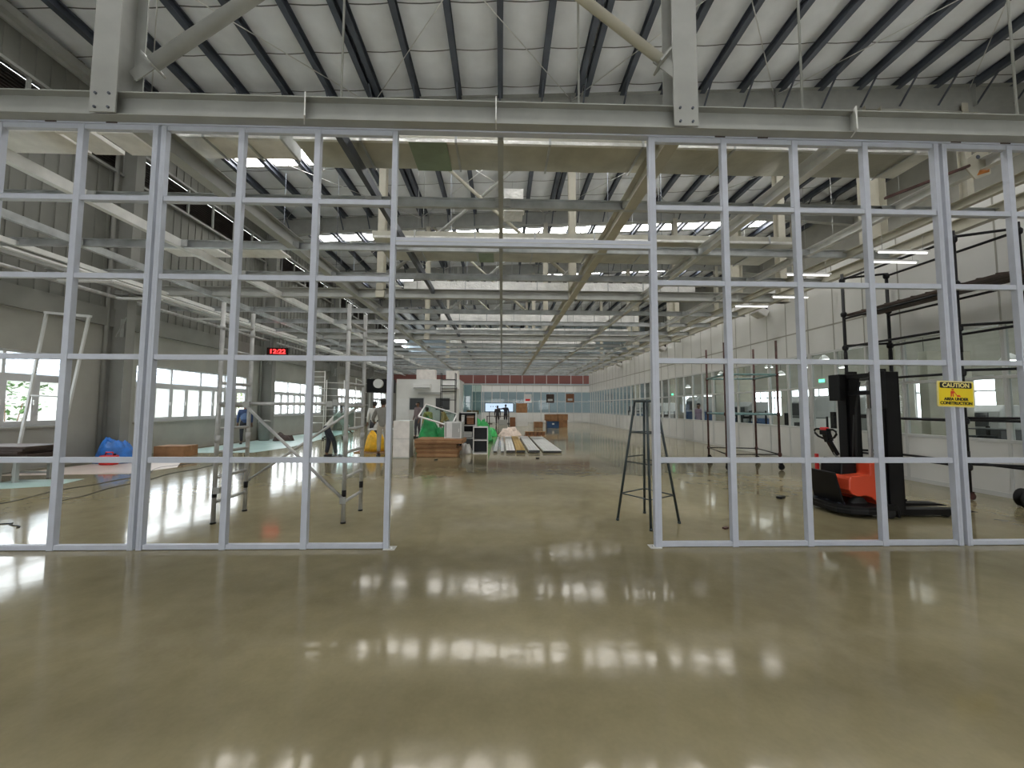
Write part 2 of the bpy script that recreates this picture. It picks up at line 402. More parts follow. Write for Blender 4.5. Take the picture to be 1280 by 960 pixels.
# purlins (Z sections along the hall)
for k in range(-9, 15):
    x = -.09+1.23*k; z = zr(x)-.19
    m = MB(); ds = (-.12, .12) if k in (-3, 2) else (0,)
    for d in ds:
        m.box(x+d-.075, YB, z-.13, x+d+.075, 45, z-.122); m.box(x+d-.006, YB, z-.122, x+d+.006, 45, z+.102); m.box(x+d-.075, YB, z+.102, x+d+.075, 45, z+.11)
        m.box(x+d-.075, YB, z-.122, x+d-.05, 45, z-.095); m.box(x+d+.07, YB, z+.075, x+d+.075, 45, z+.102)
    struct('roof_purlin', m, M['purlin'], 'dark blue-grey steel purlin under the roof lining', 'purlin', group='roof purlins')
# rafters with fly braces
for r in ROWS:
    root = empty('rafter_beam', 'grey steel roof rafter spanning the hall above the cross beam %s' % BN[ROWS.index(r)], 'rafter', (0,r,0), kind='structure')
    m = MB(); P = [(-11.0,.95),(-8.5,.62),(4,.66),(12.0,.72),(14.6,.9),(17.2,1.2)]
    for (x0,h0),(x1,h1) in zip(P[:-1], P[1:]):
        t0, t1 = zr(x0)-.30, zr(x1)-.30; b0, b1 = t0-h0, t1-h1
        for (za,zb,zc,zd,w) in ((t0,t1,t0+.014,t1+.014,.11),(b0-.014,b1-.014,b0,b1,.11),(b0,b1,t0,t1,.006)):
            m.add([(x0,-w,za),(x1,-w,zb),(x1,w,zb),(x0,w,za),(x0,-w,zc),(x1,-w,zd),(x1,w,zd),(x0,w,zc)],
                  [(3,2,1,0),(4,5,6,7),(0,1,5,4),(1,2,6,5),(2,3,7,6),(3,0,4,7)])
    for x in (-8.5,-3.5,2.05,8.3,14.6):
        m.box(x-.01,-.10,zr(x)-.95,x+.01,.10,zr(x)-.3)
    m.build('rafter_web', M['steel'], root)
    m = MB()
    for k in range(-8, 14):
        x = -.09+1.23*k
        m.bar((x,-.62,zr(x)-.30),(x-.02,-.05,zr(x)-.92),.045,.03)
    m.build('fly_brace', M['purlin'], root)
# crossed rod bracing in the roof plane
for bi, r in enumerate(ROWS[:-1]):
    for (x0, x1) in ((-10.3,-3.9),(-3.9,2.05),(2.05,8.3),(8.3,14.5)):
        m = MB(); m.tube((x0,r,zr(x0)-.42),(x1,r+6.8,zr(x1)-.42),.012,6); m.tube((x1,r,zr(x1)-.44),(x0,r+6.8,zr(x0)-.44),.012,6)
        struct('roof_brace_rod', m, M['galv_pale'], 'thin crossed bracing rods under the purlins', 'bracing', group='crossed roof bracing rods')

# columns along the left wall
for r in ROWS:
    root = empty('column', 'grey steel column standing against the left wall in line with the cross beam %s' % BN[ROWS.index(r)], 'column', (-10.72,r,0), kind='structure')
    m = MB(); ibeam(m,'zx',0,zr(-10.7)-.5,(0,0),.52,.26,.016,.01)
    m.box(-.3,-.2,0,.3,.2,.025)
    m.build('column_shaft', M['plaster_dark'], root)
    m = MB(); m.box(.10,-.133,3.4,.2,-.12,3.9); m.bar((0,-.13,3.4),(.25,-.13,3.95),.03,.02)
    for z in (.9,1.75,2.6): m.tube((.2,-.02,z),(.2,.02,z),.03,8)
    m.build('cleat', M['steel'], root)
    m = MB(); m.tube((-.22,-.18,0),(-.22,-.18,zr(-10.9)-.6),.055,10); m.build('downpipe', M['plaster_dark'], root)

# left wall with its window openings
WINS = [(-1.9,3.2),(4.95,10.0),(11.72,16.8),(18.75,23.7),(25.4,30.4),(32.0,36.6)]
Z0, Z1 = 1.0, 2.76
m = MB(); y = YB; T = .24
for (a, b) in WINS+[(YO+.3, YO+.3)]:
    m.box(XL-T, y, 0, XL, a, 3.7)
    if b <= YO: m.box(XL-T, a, 0, XL, b, Z0); m.box(XL-T, a, Z1, XL, b, 3.7)
    y = b
struct('wall_left', m, M['plaster'], 'beige grey plastered left wall with window openings', 'wall')
m = MB(); m.box(XL-T, YB, 3.7, XL+.10, YO, 4.2); struct('trim_1', m, M['plaster_dark'], 'grey ring beam along the left wall above the windows', 'beam')
# ribbed cladding above, built with real ribs
m = MB(); y = YB
while y < YO:
    for (za, zb) in ((4.2,8.15),(9.05,zr(XL)+.1)):
        m.box(XL-.06, y, za, XL-.03, y+.3, zb); m.prism([(y+.08,XL-.03),(y+.12,XL),(y+.18,XL),(y+.22,XL-.03)], 'z', za, zb) if False else m.box(XL-.03, y+.1, za, XL-.002, y+.18, zb)
    y += .3
struct('wall_left_cladding', m, M['cladding'], 'ribbed metal cladding on the upper left wall', 'wall')
root = empty('louver_band', 'dark louver ventilation band high on the left wall', 'louver', (XL,0,8.6), kind='structure')
m = MB()
for i in range(12): 
    z = -.42+.075*i; m.add([(-.10,YB,z+.05),(0,YB,z),(0,YE,z),(-.10,YE,z+.05),(-.10,YB,z+.06),(0,YB,z+.01),(0,YE,z+.01),(-.10,YE,z+.06)],[(3,2,1,0),(4,5,6,7),(0,1,5,4),(1,2,6,5),(2,3,7,6),(3,0,4,7)])
m.box(-.14,YB,-.46,-.12,YE,.46)
m.build('slats', M['louver'], root)
m = MB(); m.box(0,YB,-.52,.10,YE,-.45); m.box(0,YB,.45,.10,YE,.52)
y = 0.75
while y < YE: m.box(.0,y-.03,-.45,.06,y+.03,.45); y += 1.13
m.build('louver_frame', M['steel'], root)
m = MB(); m.box(XL,YB,10.05,XL+.22,YE,10.25); m.box(XL,YB,9.95,XL+.06,YE,10.05); struct('trim_2', m, M['steel'], 'grey eave strut along the top of the left wall', 'beam')

def left_window(i, a, b):
    root = empty('window_%d' % (i+1), 'white framed window in the left wall, number %d from the camera' % (i+1), 'window', (XL-.10,(a+b)/2,Z0), kind='structure')
    L = b-a; h = Z1-Z0; m = MB(); w = .06
    m.box(-.04,-L/2,0,.05,L/2,w); m.box(-.04,-L/2,h-w,.05,L/2,h); m.box(-.04,-L/2,w,.05,-L/2+w,h-w); m.box(-.04,L/2-w,w,.05,L/2,h-w)
    zt = 1.17; m.box(-.04,-L/2+w,zt-.05,.05,L/2-w,zt+.05)
    m.build('window_frame', M['win_frame'], root)
    for k in range(8):
        y0 = -L/2+w+(L-2*w)*k/8; y1 = -L/2+w+(L-2*w)*(k+1)/8
        m = MB(); s = .07
        m.box(-.02,y0,w,.06,y0+s,zt-.05); m.box(-.02,y1-s,w,.06,y1,zt-.05); m.box(-.02,y0+s,w,.06,y1-s,w+s); m.box(-.02,y0+s,zt-.05-s,.06,y1-s,zt-.05)
        c = m.build('casement', M['win_frame'], root)
        MB().box(-.005,y0+s,w+s,.005,y1-s,zt-.05-s).build('pane', M['glass'], c)
        MB().box(.06,y1-.05,.5,.09,y1-.02,.62).build('handle', M['white_cab'], c)
    for k in range(4):
        y0 = -L/2+w+(L-2*w)*k/4; y1 = -L/2+w+(L-2*w)*(k+1)/4
        if k: MB().box(-.04,y0-.03,zt+.05,.05,y0+.03,h-w).build('mullion', M['win_frame'], root)
        MB().box(-.005,y0,zt+.05,.005,y1,h-w).build('transom_pane', M['glass'], root)
    MB().box(-.06,-L/2-.03,-.04,.15,L/2+.03,0).build('window_sill', M['plaster'], root)
for i, (a, b) in enumerate(WINS): left_window(i, a, b)

# right glazed partition wall of the hall
def glazed(name, label, L, parent_loc, rz, first, step, top, panel_top=None, thick=None):
    # local: wall runs along +x from 0 to L, hall side is -y
    root = empty(name, label, 'wall', parent_loc, rz, kind='structure')
    m = MB(); m.box(0,-.02,0,L,.04,.93)
    m.build('lower_panel', M['wall_white'], root)
    if panel_top: MB().box(0,-.02,3.0,L,.04,panel_top).build('upper_panel', M['wall_white'], root)
    xs = []; x = first
    while x < L: xs.append(x); x += step
    m = MB()
    for z in (.95,2.05,2.985): m.box(0,-.035,z-.028,L,.055,z+.028)
    for k, x in enumerate(xs):
        w = .055 if (k % 6 == 2) else .026
        m.box(x-w,-.032,0,x+w,.052,3.0)
    m.build('frame', M['wall_trim'], root, .003)
    MB().box(0,-.03,0,L,-.02,.08).build('skirting', M['wall_trim'], root)
    if panel_top:
        m = MB()
        for k, x in enumerate(xs):
            if k % 1 == 0: m.box(x-.012,-.026,3.0,x+.012,-.02,panel_top)
        m.box(0,-.026,3.66,L,-.02,3.70); m.box(0,-.04,panel_top-.06,L,.06,panel_top)
        m.build('cover_strip', M['wall_trim'] if False else M['plaster'], root)
    for z0, z1, n in ((.978,2.022,'pane'),(2.078,2.957,'upper_pane')):
        MB().box(0,.006,z0,L,.012,z1).build(n, M['glass_hall'], root)
    return root
glazed('wall_right', 'white panel wall with a band of glazing along the right of the hall', YE-4.2, (XR,YE,0), -PI/2, (YE-8.7) % .82, .82, 5.4, 5.4)
root = glazed('wall_back', 'glazed partition across the far end of the hall', XR-(-2.9), (-2.9,YE,0), 0, .35, .8, 3.7, 3.65)
m = MB()
x = .1
while x < 11.4: m.box(x-.025,-.03,3.65,x+.025,.03,4.75); x += 1.2
m.box(0,-.03,4.68,11.5,.03,4.75); m.build('upper_frame', M['wall_trim'], root)
m = MB(); m.box(-11,YE+1.6,3.9,XR+2,YE+1.75,4.75); struct('trim_3', m, mat('red_brown_fascia',(.17,.06,.05),.6), 'red-brown fascia band above the far partition', 'beam')
m = MB(); m.prism([(-11.3,0),(XO,0),(XO,zr(XO)+.1),(-11.3,zr(-11.3)+.1)],'y',YO,YO+.2)
struct('wall_back_outer', m, mat('pale_blue_wall_paint',(.45,.55,.62),.6), 'plain rear wall behind the far partition', 'wall')
# far right outer wall of the side room, with windows
m = MB(); y = YB
OW = [(6+3.4*k, 8.6+3.4*k) for k in range(9)]
for (a, b) in OW+[(YO+.2,YO+.2)]:
    m.box(XO,y,0,XO+.2,a,zr(XO))
    if b < 40: m.box(XO,a,0,XO+.2,b,1.0); m.box(XO,a,2.7,XO+.2,b,zr(XO))
    y = b
struct('wall_right_outer', m, M['plaster'], 'outer wall of the side room seen through the right glazing', 'wall')
for i, (a, b) in enumerate(OW):
    m = MB(); L = b-a
    for z in (1.03,2.15,2.67): m.box(XO+.05,a,z-.03,XO+.12,b,z+.03)
    for k in range(5): m.box(XO+.05,a+L*k/4-.03,1.0,XO+.12,a+L*k/4+.03,2.7)
    struct('window_%d' % (6+i), m, M['win_frame'], 'white window of the side room behind the right glazing, number %d from the camera' % (i+1), 'window')
# side room columns
for y in (5.6, 10.9, 17.7, 24.5, 31.3):
    m = MB(); ibeam(m,'zx',0,zr(11.2)-1.0,(11.2,y),.5,.4,.016,.012); struct('column', m, M['cream'], 'cream steel column inside the side room behind the right glazing', 'column', group='side room columns')

# ------------------------------------------------------------------ suspended steel grid
m = MB()
def cross_beam(r, x0, x1, idx):
    root = empty('ceiling_beam', 'grey cross beam hung under the roof %s' % BN[idx-1], 'beam', (0,r,4.75), kind='structure')
    m = MB(); ibeam(m,'x',x0,x1,(0,0),.26,.17,.012,.008); m.build('beam_section', M['steel'], root)
    if idx == 1:
        for x, tilt in ((-2.17,.6),(-.08,0),(3.98,-.5)):
            p = MB(); p.cbox((x,-.07,.0),(.012,.15,.27),tilt*.8); p.build('stiffener_plate', M['galv_pale'], root)
    return root
for i, r in enumerate(ROWS): cross_beam(r, -11.0 if i else -8.5, XR-.1 if i else 9.5, i+1)
for i, r in enumerate(ROWS):
    for j in range(1, 4):
        yy = r+1.7*j
        if yy > 36.5: continue
        m = MB(); cchan(m,'x',-10.9 if i or j > 0 else -8,8.3,(yy,4.68),.15,.065,.005,1)
        for x in (-8.3,-6.3,-4.15,-2.0,0,2.0,4.1,6.2): m.box(x-.12,yy-.05,4.62,x+.12,yy-.034,4.75)
        struct('ceiling_channel', m, M['galv'], 'galvanised cross channel of the suspended grid', 'channel', group='galvanised cross channels')
def ybeam(x, kind, label, h=.24, w=.15, z=4.74, mm='cream'):
    m = MB()
    if kind == 'i': ibeam(m,'y',4.25,36.8,(x,z),h,w,.011,.008)
    else: cchan(m,'y',4.25,36.8,(x,z),h,w,.006,1)
    struct('ceiling_beam', m, M[mm], label, 'beam')
ybeam(-4.15,'i','deep grey lengthwise beam left of the opening',.26,.17,4.74,'steel')
ybeam(2.0,'i','deep cream lengthwise beam right of the opening',.26,.17,4.74,'cream')
ybeam(8.05,'i','cream lengthwise beam beside the right wall',.22,.14,4.72,'cream')
ybeam(-10.3,'i','grey lengthwise beam beside the left wall',.24,.15,4.74,'steel')
ybeam(-2.0,'c','dark lengthwise channel between the deep beams, left of centre',.15,.08,4.84,'purlin')
ybeam(-.03,'c','slim lengthwise channel over the middle of the opening',.14,.07,4.66,'steel')
ybeam(4.1,'c','galvanised lengthwise box channel, first right of the deep cream beam',.20,.12,4.72,'galv_pale')
ybeam(6.25,'c','galvanised lengthwise channel, second right of the deep cream beam',.15,.10,4.68,'galv_pale')
ybeam(7.1,'c','cream lengthwise channel next to the right wall beam',.14,.09,4.66,'cream')
ybeam(-6.35,'c','lengthwise channel toned pale for window light on its lip, first left of the deep grey beam',.16,.10,4.68,'galv_pale')  # pale tone takes in window light on the lower flange
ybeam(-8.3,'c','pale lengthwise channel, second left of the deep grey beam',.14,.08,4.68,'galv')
ybeam(-9.5,'c','lengthwise channel whitened for window light, third left of the deep grey beam',.10,.07,4.65,'tube_white')  # white stands in for window light reflected by the galvanised flange
m = MB(); m.box(-9.92,4.3,4.60,-9.80,36.5,4.64); struct('ceiling_tray', m, M['tube_white'], 'white lengthwise cable tray near the left wall', 'cable tray')  # its white also carries a bright window-lit line
m = MB(); m.tube((-10.75,4.3,4.5),(-10.75,36.5,4.5),.05,10); struct('ceiling_pipe', m, M['tube_grey'], 'grey lengthwise pipe along the left wall', 'pipe')
m = MB(); m.tube((-9.2,8.2,4.45),(-9.2,36.5,4.45),.03,8); struct('ceiling_pipe', m, M['tube_white'], 'thin white lengthwise conduit near the left wall', 'pipe')

# hangers from the rafters and their cross braces
def hanger(x, r, idx, front):
    root = empty('hanger_post', 'grey steel hanger post dropping from the roof to the cross beam, the one %s, at %s' % (BN[idx-1], {-4.27:'left of the opening',2.03:'right of the opening',-3.5:'left of centre',2.05:'right of centre',8.3:'the right wall',14.2:'the side room',-10.3:'the left wall'}[x]), 'post', (x,r,4.62), kind='structure')
    top = zr(x)-.9-4.62; m = MB()
    if front:
        m.box(-.137,-.12,0,.137,-.105,top); m.box(-.12,.18,.2,.12,.194,top); m.box(-.006,-.105,.2,.006,.18,top)
        m.build('post_section', M['steel'], root)
        b = MB()
        for bx in (-.07,.07):
            for bz in (.045,.20): b.tube((bx,-.12,bz),(bx,-.135,bz),.014,8)
        b.build('bolt', M['purlin'], root)
    else:
        ibeam(m,'z',.2,top,(0,0),.22,.2,.012,.008); m.box(-.12,-.11,.0,.12,.11,.22); m.build('post_section', M['cream'], root)
for i, r in enumerate(ROWS):
    for x in ((-4.27,2.03) if i == 0 else (-3.5,2.05,8.3,14.2)): hanger(x, r, i+1, i == 0)
    xa, xb = (-4.2,1.98) if i == 0 else (-3.45,2.0)
    rad = (.072,.052) if i == 0 else (.05,.05)
    a0, a1, b0, b1 = Vector((xa,r,5.22)), Vector((xb,r+.02,10.15)), Vector((xb,r,5.2)), Vector((xa,r-.02,10.1))
    for k, (p, q, rr, nm) in enumerate(((a0,a1,rad[0],'rising to the right'),(b0,b1,rad[1],'rising to the left'))):
        root = empty('brace_pipe', 'diagonal brace %s between the hanger posts over the cross beam %s' % (nm, BN[i]), 'brace', p, kind='structure')
        d = (q-p).normalized(); off = Vector((0,(-.12 if k else .12),0))
        MB().tube(off+d*.25, off+(q-p)-d*.25, rr, 14).build('pipe', M['cream'] if k else M['steel'], root)
        g = MB(); g.bar(off*.9, off*.9+d*.34, .012, .14); g.cbox(off+d*.26,(.02,.2,.2),0,0,-math.atan2(d.z,d.x)); g.build('gusset_plate', M['steel'], root)
for x in (-1.82,.86,3.47,6.05):
    m = MB(); m.tube((x,4.12,4.9),(x,4.12,zr(x)-.2),.013,8); m.box(x-.05,4.06,4.88,x+.05,4.18,4.9); struct('ceiling_rod', m, M['steel'], 'thin suspension rod above the front beam', 'rod', group='suspension rods above the front beam')
for yy in (14.3,19.4,21.1,26.2):
    for x in (-8.3,-6.3,-2.0,0,4.1,6.2):
        m = MB(); m.tube((x,yy,4.76),(x,yy,zr(x)-.25),.009,6); struct('ceiling_rod', m, M['purlin'], 'thin suspension rod carrying the galvanised channels', 'rod', group='suspension rods of the grid')

# ------------------------------------------------------------------ foil wrapped ducts lying over the grid
rods = [7]
def duct(x0, x1, y0, y1, z0, z1, label, mm='foil', step=1.25, green=None):
    root = empty('air_duct', label, 'duct', ((x0+x1)/2,(y0+y1)/2,z0))
    L = (x1-x0)/2; W = (y1-y0)/2; H = z1-z0
    m = MB(); n = max(2, int((x1-x0)/.2)); vs = []
    for i in range(n+1):
        x = -L+2*L*i/n
        for (y, z) in ((-W,0),(W,0),(W,H),(-W,H)):
            vs.append((x, y+.008*noise.noise(Vector((x*3,y,z+x0))), z+.014*noise.noise(Vector((x*2.3+y0,y*2,z)))))
    fs = [(i*4+k, (i+1)*4+k, (i+1)*4+(k+1)%4, i*4+(k+1)%4) for i in range(n) for k in range(4)]+[(3,2,1,0),(n*4,n*4+1,n*4+2,n*4+3)]
    m.add(vs, [f[::-1] for f in fs]); m.build('casing', M[mm], root)
    m = MB(); x = -L+step*.7
    while x < L:
        m.box(x-.014,-W-.02,-.022,x+.014,W+.02,H+.02); x += step
    m.build('joint_flange', M['galv'], root)
    m = MB(); m.box(-L,-W-.012,-.012,L,-W+.03,.035); m.build('edge_tape', M['foil_bright'], root)
    m = MB(); x = -L+.4
    while x < L and y0 > 10:
        for y in (-W-.03,W+.03): m.tube((x,y,-.02),(x,y,zr(x+(x0+x1)/2)-.2-z0),.006,5)
        m.box(x-.02,-W-.05,-.045,x+.02,W+.05,-.024); x += 2.5
    if m.f: m.build('hanger_rod', M['galv'], root)
    if green: MB().box(green[0]-(x0+x1)/2,-W-.006,-.02,green[1]-(x0+x1)/2,W+.006,-.012).build('green_patch', M['foil_green'], root)
duct(-2.75,5.95,4.86,5.45,5.0,5.42,'foil wrapped duct over the front opening, the nearest duct of the hall','foil',1.25,(-1.25,-.75))
duct(-4.75,-2.9,4.86,5.3,5.0,5.36,'bright foil duct end left of the nearest duct','foil_white',.5)
duct(-2.7,6.3,7.75,9.0,5.0,5.14,'wide flat foil wrapped duct, second from the front','foil',1.25,(-.55,-.2))
duct(-3.0,6.0,11.5,12.2,5.0,5.34,'foil wrapped duct just behind the second cross beam','foil_bright',1.1)
duct(-2.5,5.6,15.3,16.0,5.0,5.32,'bright foil duct midway down the hall','foil_bright',1.1)
duct(-3.2,6.2,18.4,19.1,5.0,5.35,'bright foil duct behind the third cross beam','foil_bright',1.1)
duct(-3.0,5.5,22.0,22.8,5.0,5.35,'foil duct in the fourth bay of the hall','foil_bright',1.1)
duct(-3.0,5.5,27.2,28.0,5.0,5.35,'foil duct in the farthest bay of the hall','foil_bright',1.1)
for (a, b, nm) in ((-7.1,-5.75,'leftmost'),(-5.7,-5.3,'middle'),(-5.2,-4.8,'rightmost')) :
    m = MB(); n = 6; m.box(a,4.84,5.0,b,5.28,5.06); m.box(a-.02,4.82,4.985,b+.02,4.86,5.07)
    tag(m.build('insulation_board', M['foil_white'], None, .006), 'bright foil insulation board over the grid at upper left, %s of three' % nm, 'insulation board')
for (a, b, nm) in ((-7.6,-6.4,'left one'),(-6.2,-5.0,'right one')):
    m = MB(); m.box(a,8.15,4.99,b,8.95,5.03); m.box(a-.02,8.13,4.98,b+.02,8.17,5.04)
    tag(m.build('insulation_board', M['foil_white'], None, .006), 'white foil insulation board over the second bay of channels, %s of two' % nm, 'insulation board')
m = MB(); m.box(.02,6.5,4.95,.36,6.9,5.35); m.box(-.02,6.46,5.1,.40,6.94,5.14)
tag(m.build('duct_collar', M['foil_bright']), 'small square foil duct collar hanging beside the middle channel', 'duct collar')

# front gable of the hall behind the camera, with window openings
m = MB(); x = -11.3
for (a, b) in ((-8.5,-5),(-3,.5),(2.5,6),(8,11.5),(17.3,17.3)):
    m.box(x,YB-.2,0,a,YB,10.3)
    if b < 17: m.box(a,YB-.2,0,b,YB,1.0); m.box(a,YB-.2,3.2,b,YB,10.3)
    x = b
m.prism([(-11.3,10.3),(17.4,10.3),(17.4,zr(17.4)+.1),(-11.3,zr(-11.3)+.1)],'y',YB-.2,YB)
struct('wall_front', m, M['plaster'], 'plastered gable wall of the hall behind the camera', 'wall')

p = at_y(1222,206,4.62)
root = empty('bracket_plate', 'pale steel bracket plate with orange rust hung from the front beam at its far right', 'bracket plate', p)
MB().prism([(-.16,-.06),(-.05,-.20),(.16,-.12),(.17,.10),(.05,.42),(-.06,.42),(-.02,.16),(-.14,.08)],'y',-.008,.008).build('plate', M['cream'], root)
MB().prism([(-.03,-.15),(.14,-.10),(.15,-.02),(.02,-.06)],'y',-.0095,-.008).build('rust_patch', mat('orange_rust',(.45,.16,.03),.8,0,.4,12), root)
MB().tube((.0,-.012,.10),(.0,.012,.10),.028,12).build('bolt_head', M['purlin'], root)
m = MB(); m.bar((-.14,-.02,-.03),(-.95,.3,-.30),.04,.03); m.build('strut', M['rust'], root)
# ------------------------------------------------------------------ aluminium partition frames across the front
PY = 4.17
RZ = [.03,.927,2.02,2.90,3.77,4.575]
def partition(posts, label, wide, end_wide=False):
    # posts: centre x of every post; first/last may be part of a double
    root = empty('partition_frame', label, 'partition frame', (posts[0],PY,0))
    x0 = posts[0]
    for i, x in enumerate(posts):
        w = .055 if (i in (0, len(posts)-1)) else .066
        if i == 0 and wide: w = .075
        m = MB(); m.box(x-x0-w/2,-.03,0,x-x0+w/2,.03,4.6)
        if i in (0, len(posts)-1): m.box(x-x0-.006,-.033,.01,x-x0+.006,-.03,4.58)
        m.build('post', M['paint'], root, .004)
    for k, z in enumerate(RZ):
        for a, b in zip(posts[:-1], posts[1:]):
            h = .058 if k else .05
            m = MB(); m.box(a-x0+.034,-.024,z-h/2,b-x0-.034,.024,z+h/2); m.build('rail', M['paint'], root, .003)
    return root
pA = partition([-6.40,-5.52,-4.65,-3.845], 'lavender-white grid frame at the far left end of the front partition, three panes wide', False)
pB = partition([-3.755,-2.91,-2.075,-1.215], 'lavender-white grid frame left of the opening, three panes wide', False)
pC = partition([1.70,2.54,3.375,4.21,5.06], 'lavender-white grid frame right of the opening, four panes wide, with the yellow sign', True)
pD = partition([5.16,5.95,6.8,7.65,8.42], 'lavender-white grid frame at the far right end of the front partition beyond the yellow sign', False)
# little fixing plate at the foot of each jamb
for o, x, s in ((pB,-1.215+3.755,1),(pC,0,-1)):
    m = MB(); m.box(x-.02*s, -.06, 0, x+.10*s, .05, .006); m.tube((x+.06*s,-.01,.006),(x+.06*s,-.01,.02),.012,8); m.build('floor_plate', M['galv_pale'], o)
root = empty('door_header', 'lavender-white header bar crossing the opening between the two frames', 'header bar', (.24,PY,3.33))
m = MB(); m.box(-1.425,-.03,-.045,1.425,.03,.045); m.build('bar', M['paint'], root, .004)
MB().box(-1.425,-.034,-.004,1.425,-.03,.004).build('groove', M['wall_trim'], root)
root = empty('head_track', 'pale head channel fixed under the front beam along the partition', 'head track', (0,PY,4.6))
m = MB(); m.box(-6.5,-.04,.002,8.5,.04,.018); m.build('channel', M['paint'], root)
m = MB()
for x in (-4.95,-4.3,2.5,3.0,5.3,5.9): m.box(x-.07,-.045,.004,x+.05,-.02,.017)
m.build('packer', M['dark_wood'], root)

# ------------------------------------------------------------------ caution sign
def text_mesh(name, txt, size, mt, parent, loc, bold=.0, sx=1.0, ext=.001, rot=(PI/2,0,0)):
    cu = bpy.data.curves.new(name, 'FONT'); cu.body = txt; cu.size = size; cu.align_x = 'CENTER'; cu.align_y = 'CENTER'
    cu.extrude = ext; cu.offset = bold
    t = bpy.data.objects.new(name, cu); COL.objects.link(t); bpy.context.view_layer.update()
    me = bpy.data.meshes.new_from_object(t.evaluated_get(bpy.context.evaluated_depsgraph_get()))
    bpy.data.objects.remove(t); me.name = name; me.materials.clear(); me.materials.append(mt)
    o = bpy.data.objects.new(name, me); COL.objects.link(o); o.parent = parent; o.location = loc; o.rotation_euler = rot; o.scale = (sx,1,1)
    return o
root = empty('caution_sign', 'yellow CAUTION AREA UNDER CONSTRUCTION sign hung on the double post at right', 'sign', (5.085,PY-.04,1.665), 0)
root.rotation_euler = (0,.03,0)
def rrect(w, h, r, n=5):
    P = []
    for cx, cz, a in ((w/2-r,h/2-r,0),(-w/2+r,h/2-r,PI/2),(-w/2+r,-h/2+r,PI),(w/2-r,-h/2+r,1.5*PI)):
        for k in range(n+1): t = a+PI/2*k/n; P.append((cx+r*math.cos(t), cz+r*math.sin(t)))
    return P
MB().prism(rrect(.425,.29,.02),'y',-.004,.004).build('sign_board', M['sign_rim'], root)
MB().prism(rrect(.395,.262,.016),'y',-.0055,-.004).build('sign_face', M['yellow_sign'], root)
m = MB().prism([(x,z+.098) for x,z in rrect(.37,.066,.015)],'y',-.0065,-.0055); m.build('title_band', M['ink'], root)
text_mesh('title_text','CAUTION',.066,M['ink_yellow'],root,(0,-.0068,.097),.0015,1.05)
text_mesh('message_text','AREA UNDER',.043,M['ink'],root,(0,-.0062,-.058),.0022,1.06)
text_mesh('message_text','CONSTRUCTION',.045,M['ink'],root,(0,-.0062,-.103),.0022,1.05)
m = MB()
m.prism([(-.055,.052),(-.035,.060),(-.022,.052),(-.030,.040),(-.047,.040)],'y',-.0065,-.0055)          # helmeted head
m.prism([(-.060,.034),(-.025,.036),(-.012,.018),(-.030,.004),(-.062,.002)],'y',-.0065,-.0055)          # bent torso
m.prism([(-.060,.002),(-.046,.002),(-.050,-.030),(-.064,-.030)],'y',-.0065,-.0055); m.prism([(-.040,.003),(-.028,.004),(-.026,-.030),(-.038,-.030)],'y',-.0065,-.0055)
m.prism([(-.030,.030),(-.022,.030),(.022,-.022),(.014,-.028)],'y',-.0068,-.0066)                       # shovel
m.prism([(.005,-.030),(.020,-.012),(.032,-.008),(.046,-.016),(.058,-.030)],'y',-.0065,-.0055)          # heap
m.build('pictogram', M['ink_red'], root)

# ------------------------------------------------------------------ dark trestle ladder stool behind the right jamb
root = empty('trestle_stool', 'tall dark four-legged trestle stool standing behind the right jamb of the opening', 'trestle stool', (1.93,5.06,0))
feet = [(-.38,.07),(.11,.40),(-.105,-.38),(.385,-.08)]
tops = [(-.135,.03),(.03,.14),(-.04,-.14),(.13,-.03)]
H = 1.60
def leg_at(i, z):
    t = z/H; return Vector((feet[i][0]+(tops[i][0]-feet[i][0])*t, feet[i][1]+(tops[i][1]-feet[i][1])*t, z))
for i in range(4):
    m = MB(); m.tube(leg_at(i,.012), leg_at(i,H-.02), .0165, 10); m.tube(leg_at(i,0), leg_at(i,.03), .021, 10); m.build('leg', M['dark_green'], root)
order = [0,1,3,2]
for z in (.36,.80,1.17):
    for a, b in zip(order, order[1:]+order[:1]):
        zz = z+(.0 if z != .80 else (.04 if a in (0,1) and b in (0,1) else -.02))
        MB().tube(leg_at(a,zz), leg_at(b,zz), .0085, 8).build('rung', M['dark_green'], root)
m = MB(); m.lathe([(.155,0),(.165,.004),(.165,.026),(.155,.03)],(0,0,H-.03),20); m.build('top_plate', M['dark_green'], root)

# ------------------------------------------------------------------ scaffold tower behind the left frame
root = empty('scaffold_tower', 'weathered grey tubular scaffold tower with crossed braces behind the left frame', 'scaffold', (-2.85,5.35,0))
def sc_frame(x, parent):
    fr = MB()
    for y in (-.3,.3):
        fr.tube((x,y,.0),(x,y,2.86),.026,12); fr.tube((x,y,1.02),(x,y,1.12),.031,12); fr.tube((x,y,2.5),(x,y,2.56),.031,12)
    o = fr.build('end_frame', M['tube_grey'], parent)
    for z in (.27,.58,.90,1.20,1.50,1.80,2.24,2.62):
        MB().tube((x,-.3,z),(x,.3,z),.021,10).build('rung', M['tube_grey'], o)
    for y in (-.3,.3):
        m = MB(); m.tube((x,y,.33),(x,y,.42),.028,12); m.tube((x,y,.0),(x,y,.02),.034,12); m.build('collar', M['black'], o)
    return o
sc_frame(-.82, root); sc_frame(.82, root)
MB().tube((-.82,-.3,1.53),(.82,-.3,1.53),.022,10).build('ledger', M['tube_grey'], root)
MB().tube((-.82,.3,1.53),(.82,.3,1.53),.020,10).build('ledger', M['tube_grey'], root)
MB().tube((-.45,-.34,1.50),(.84,-.34,.30),.019,10).build('cross_brace', M['tube_grey'], root)
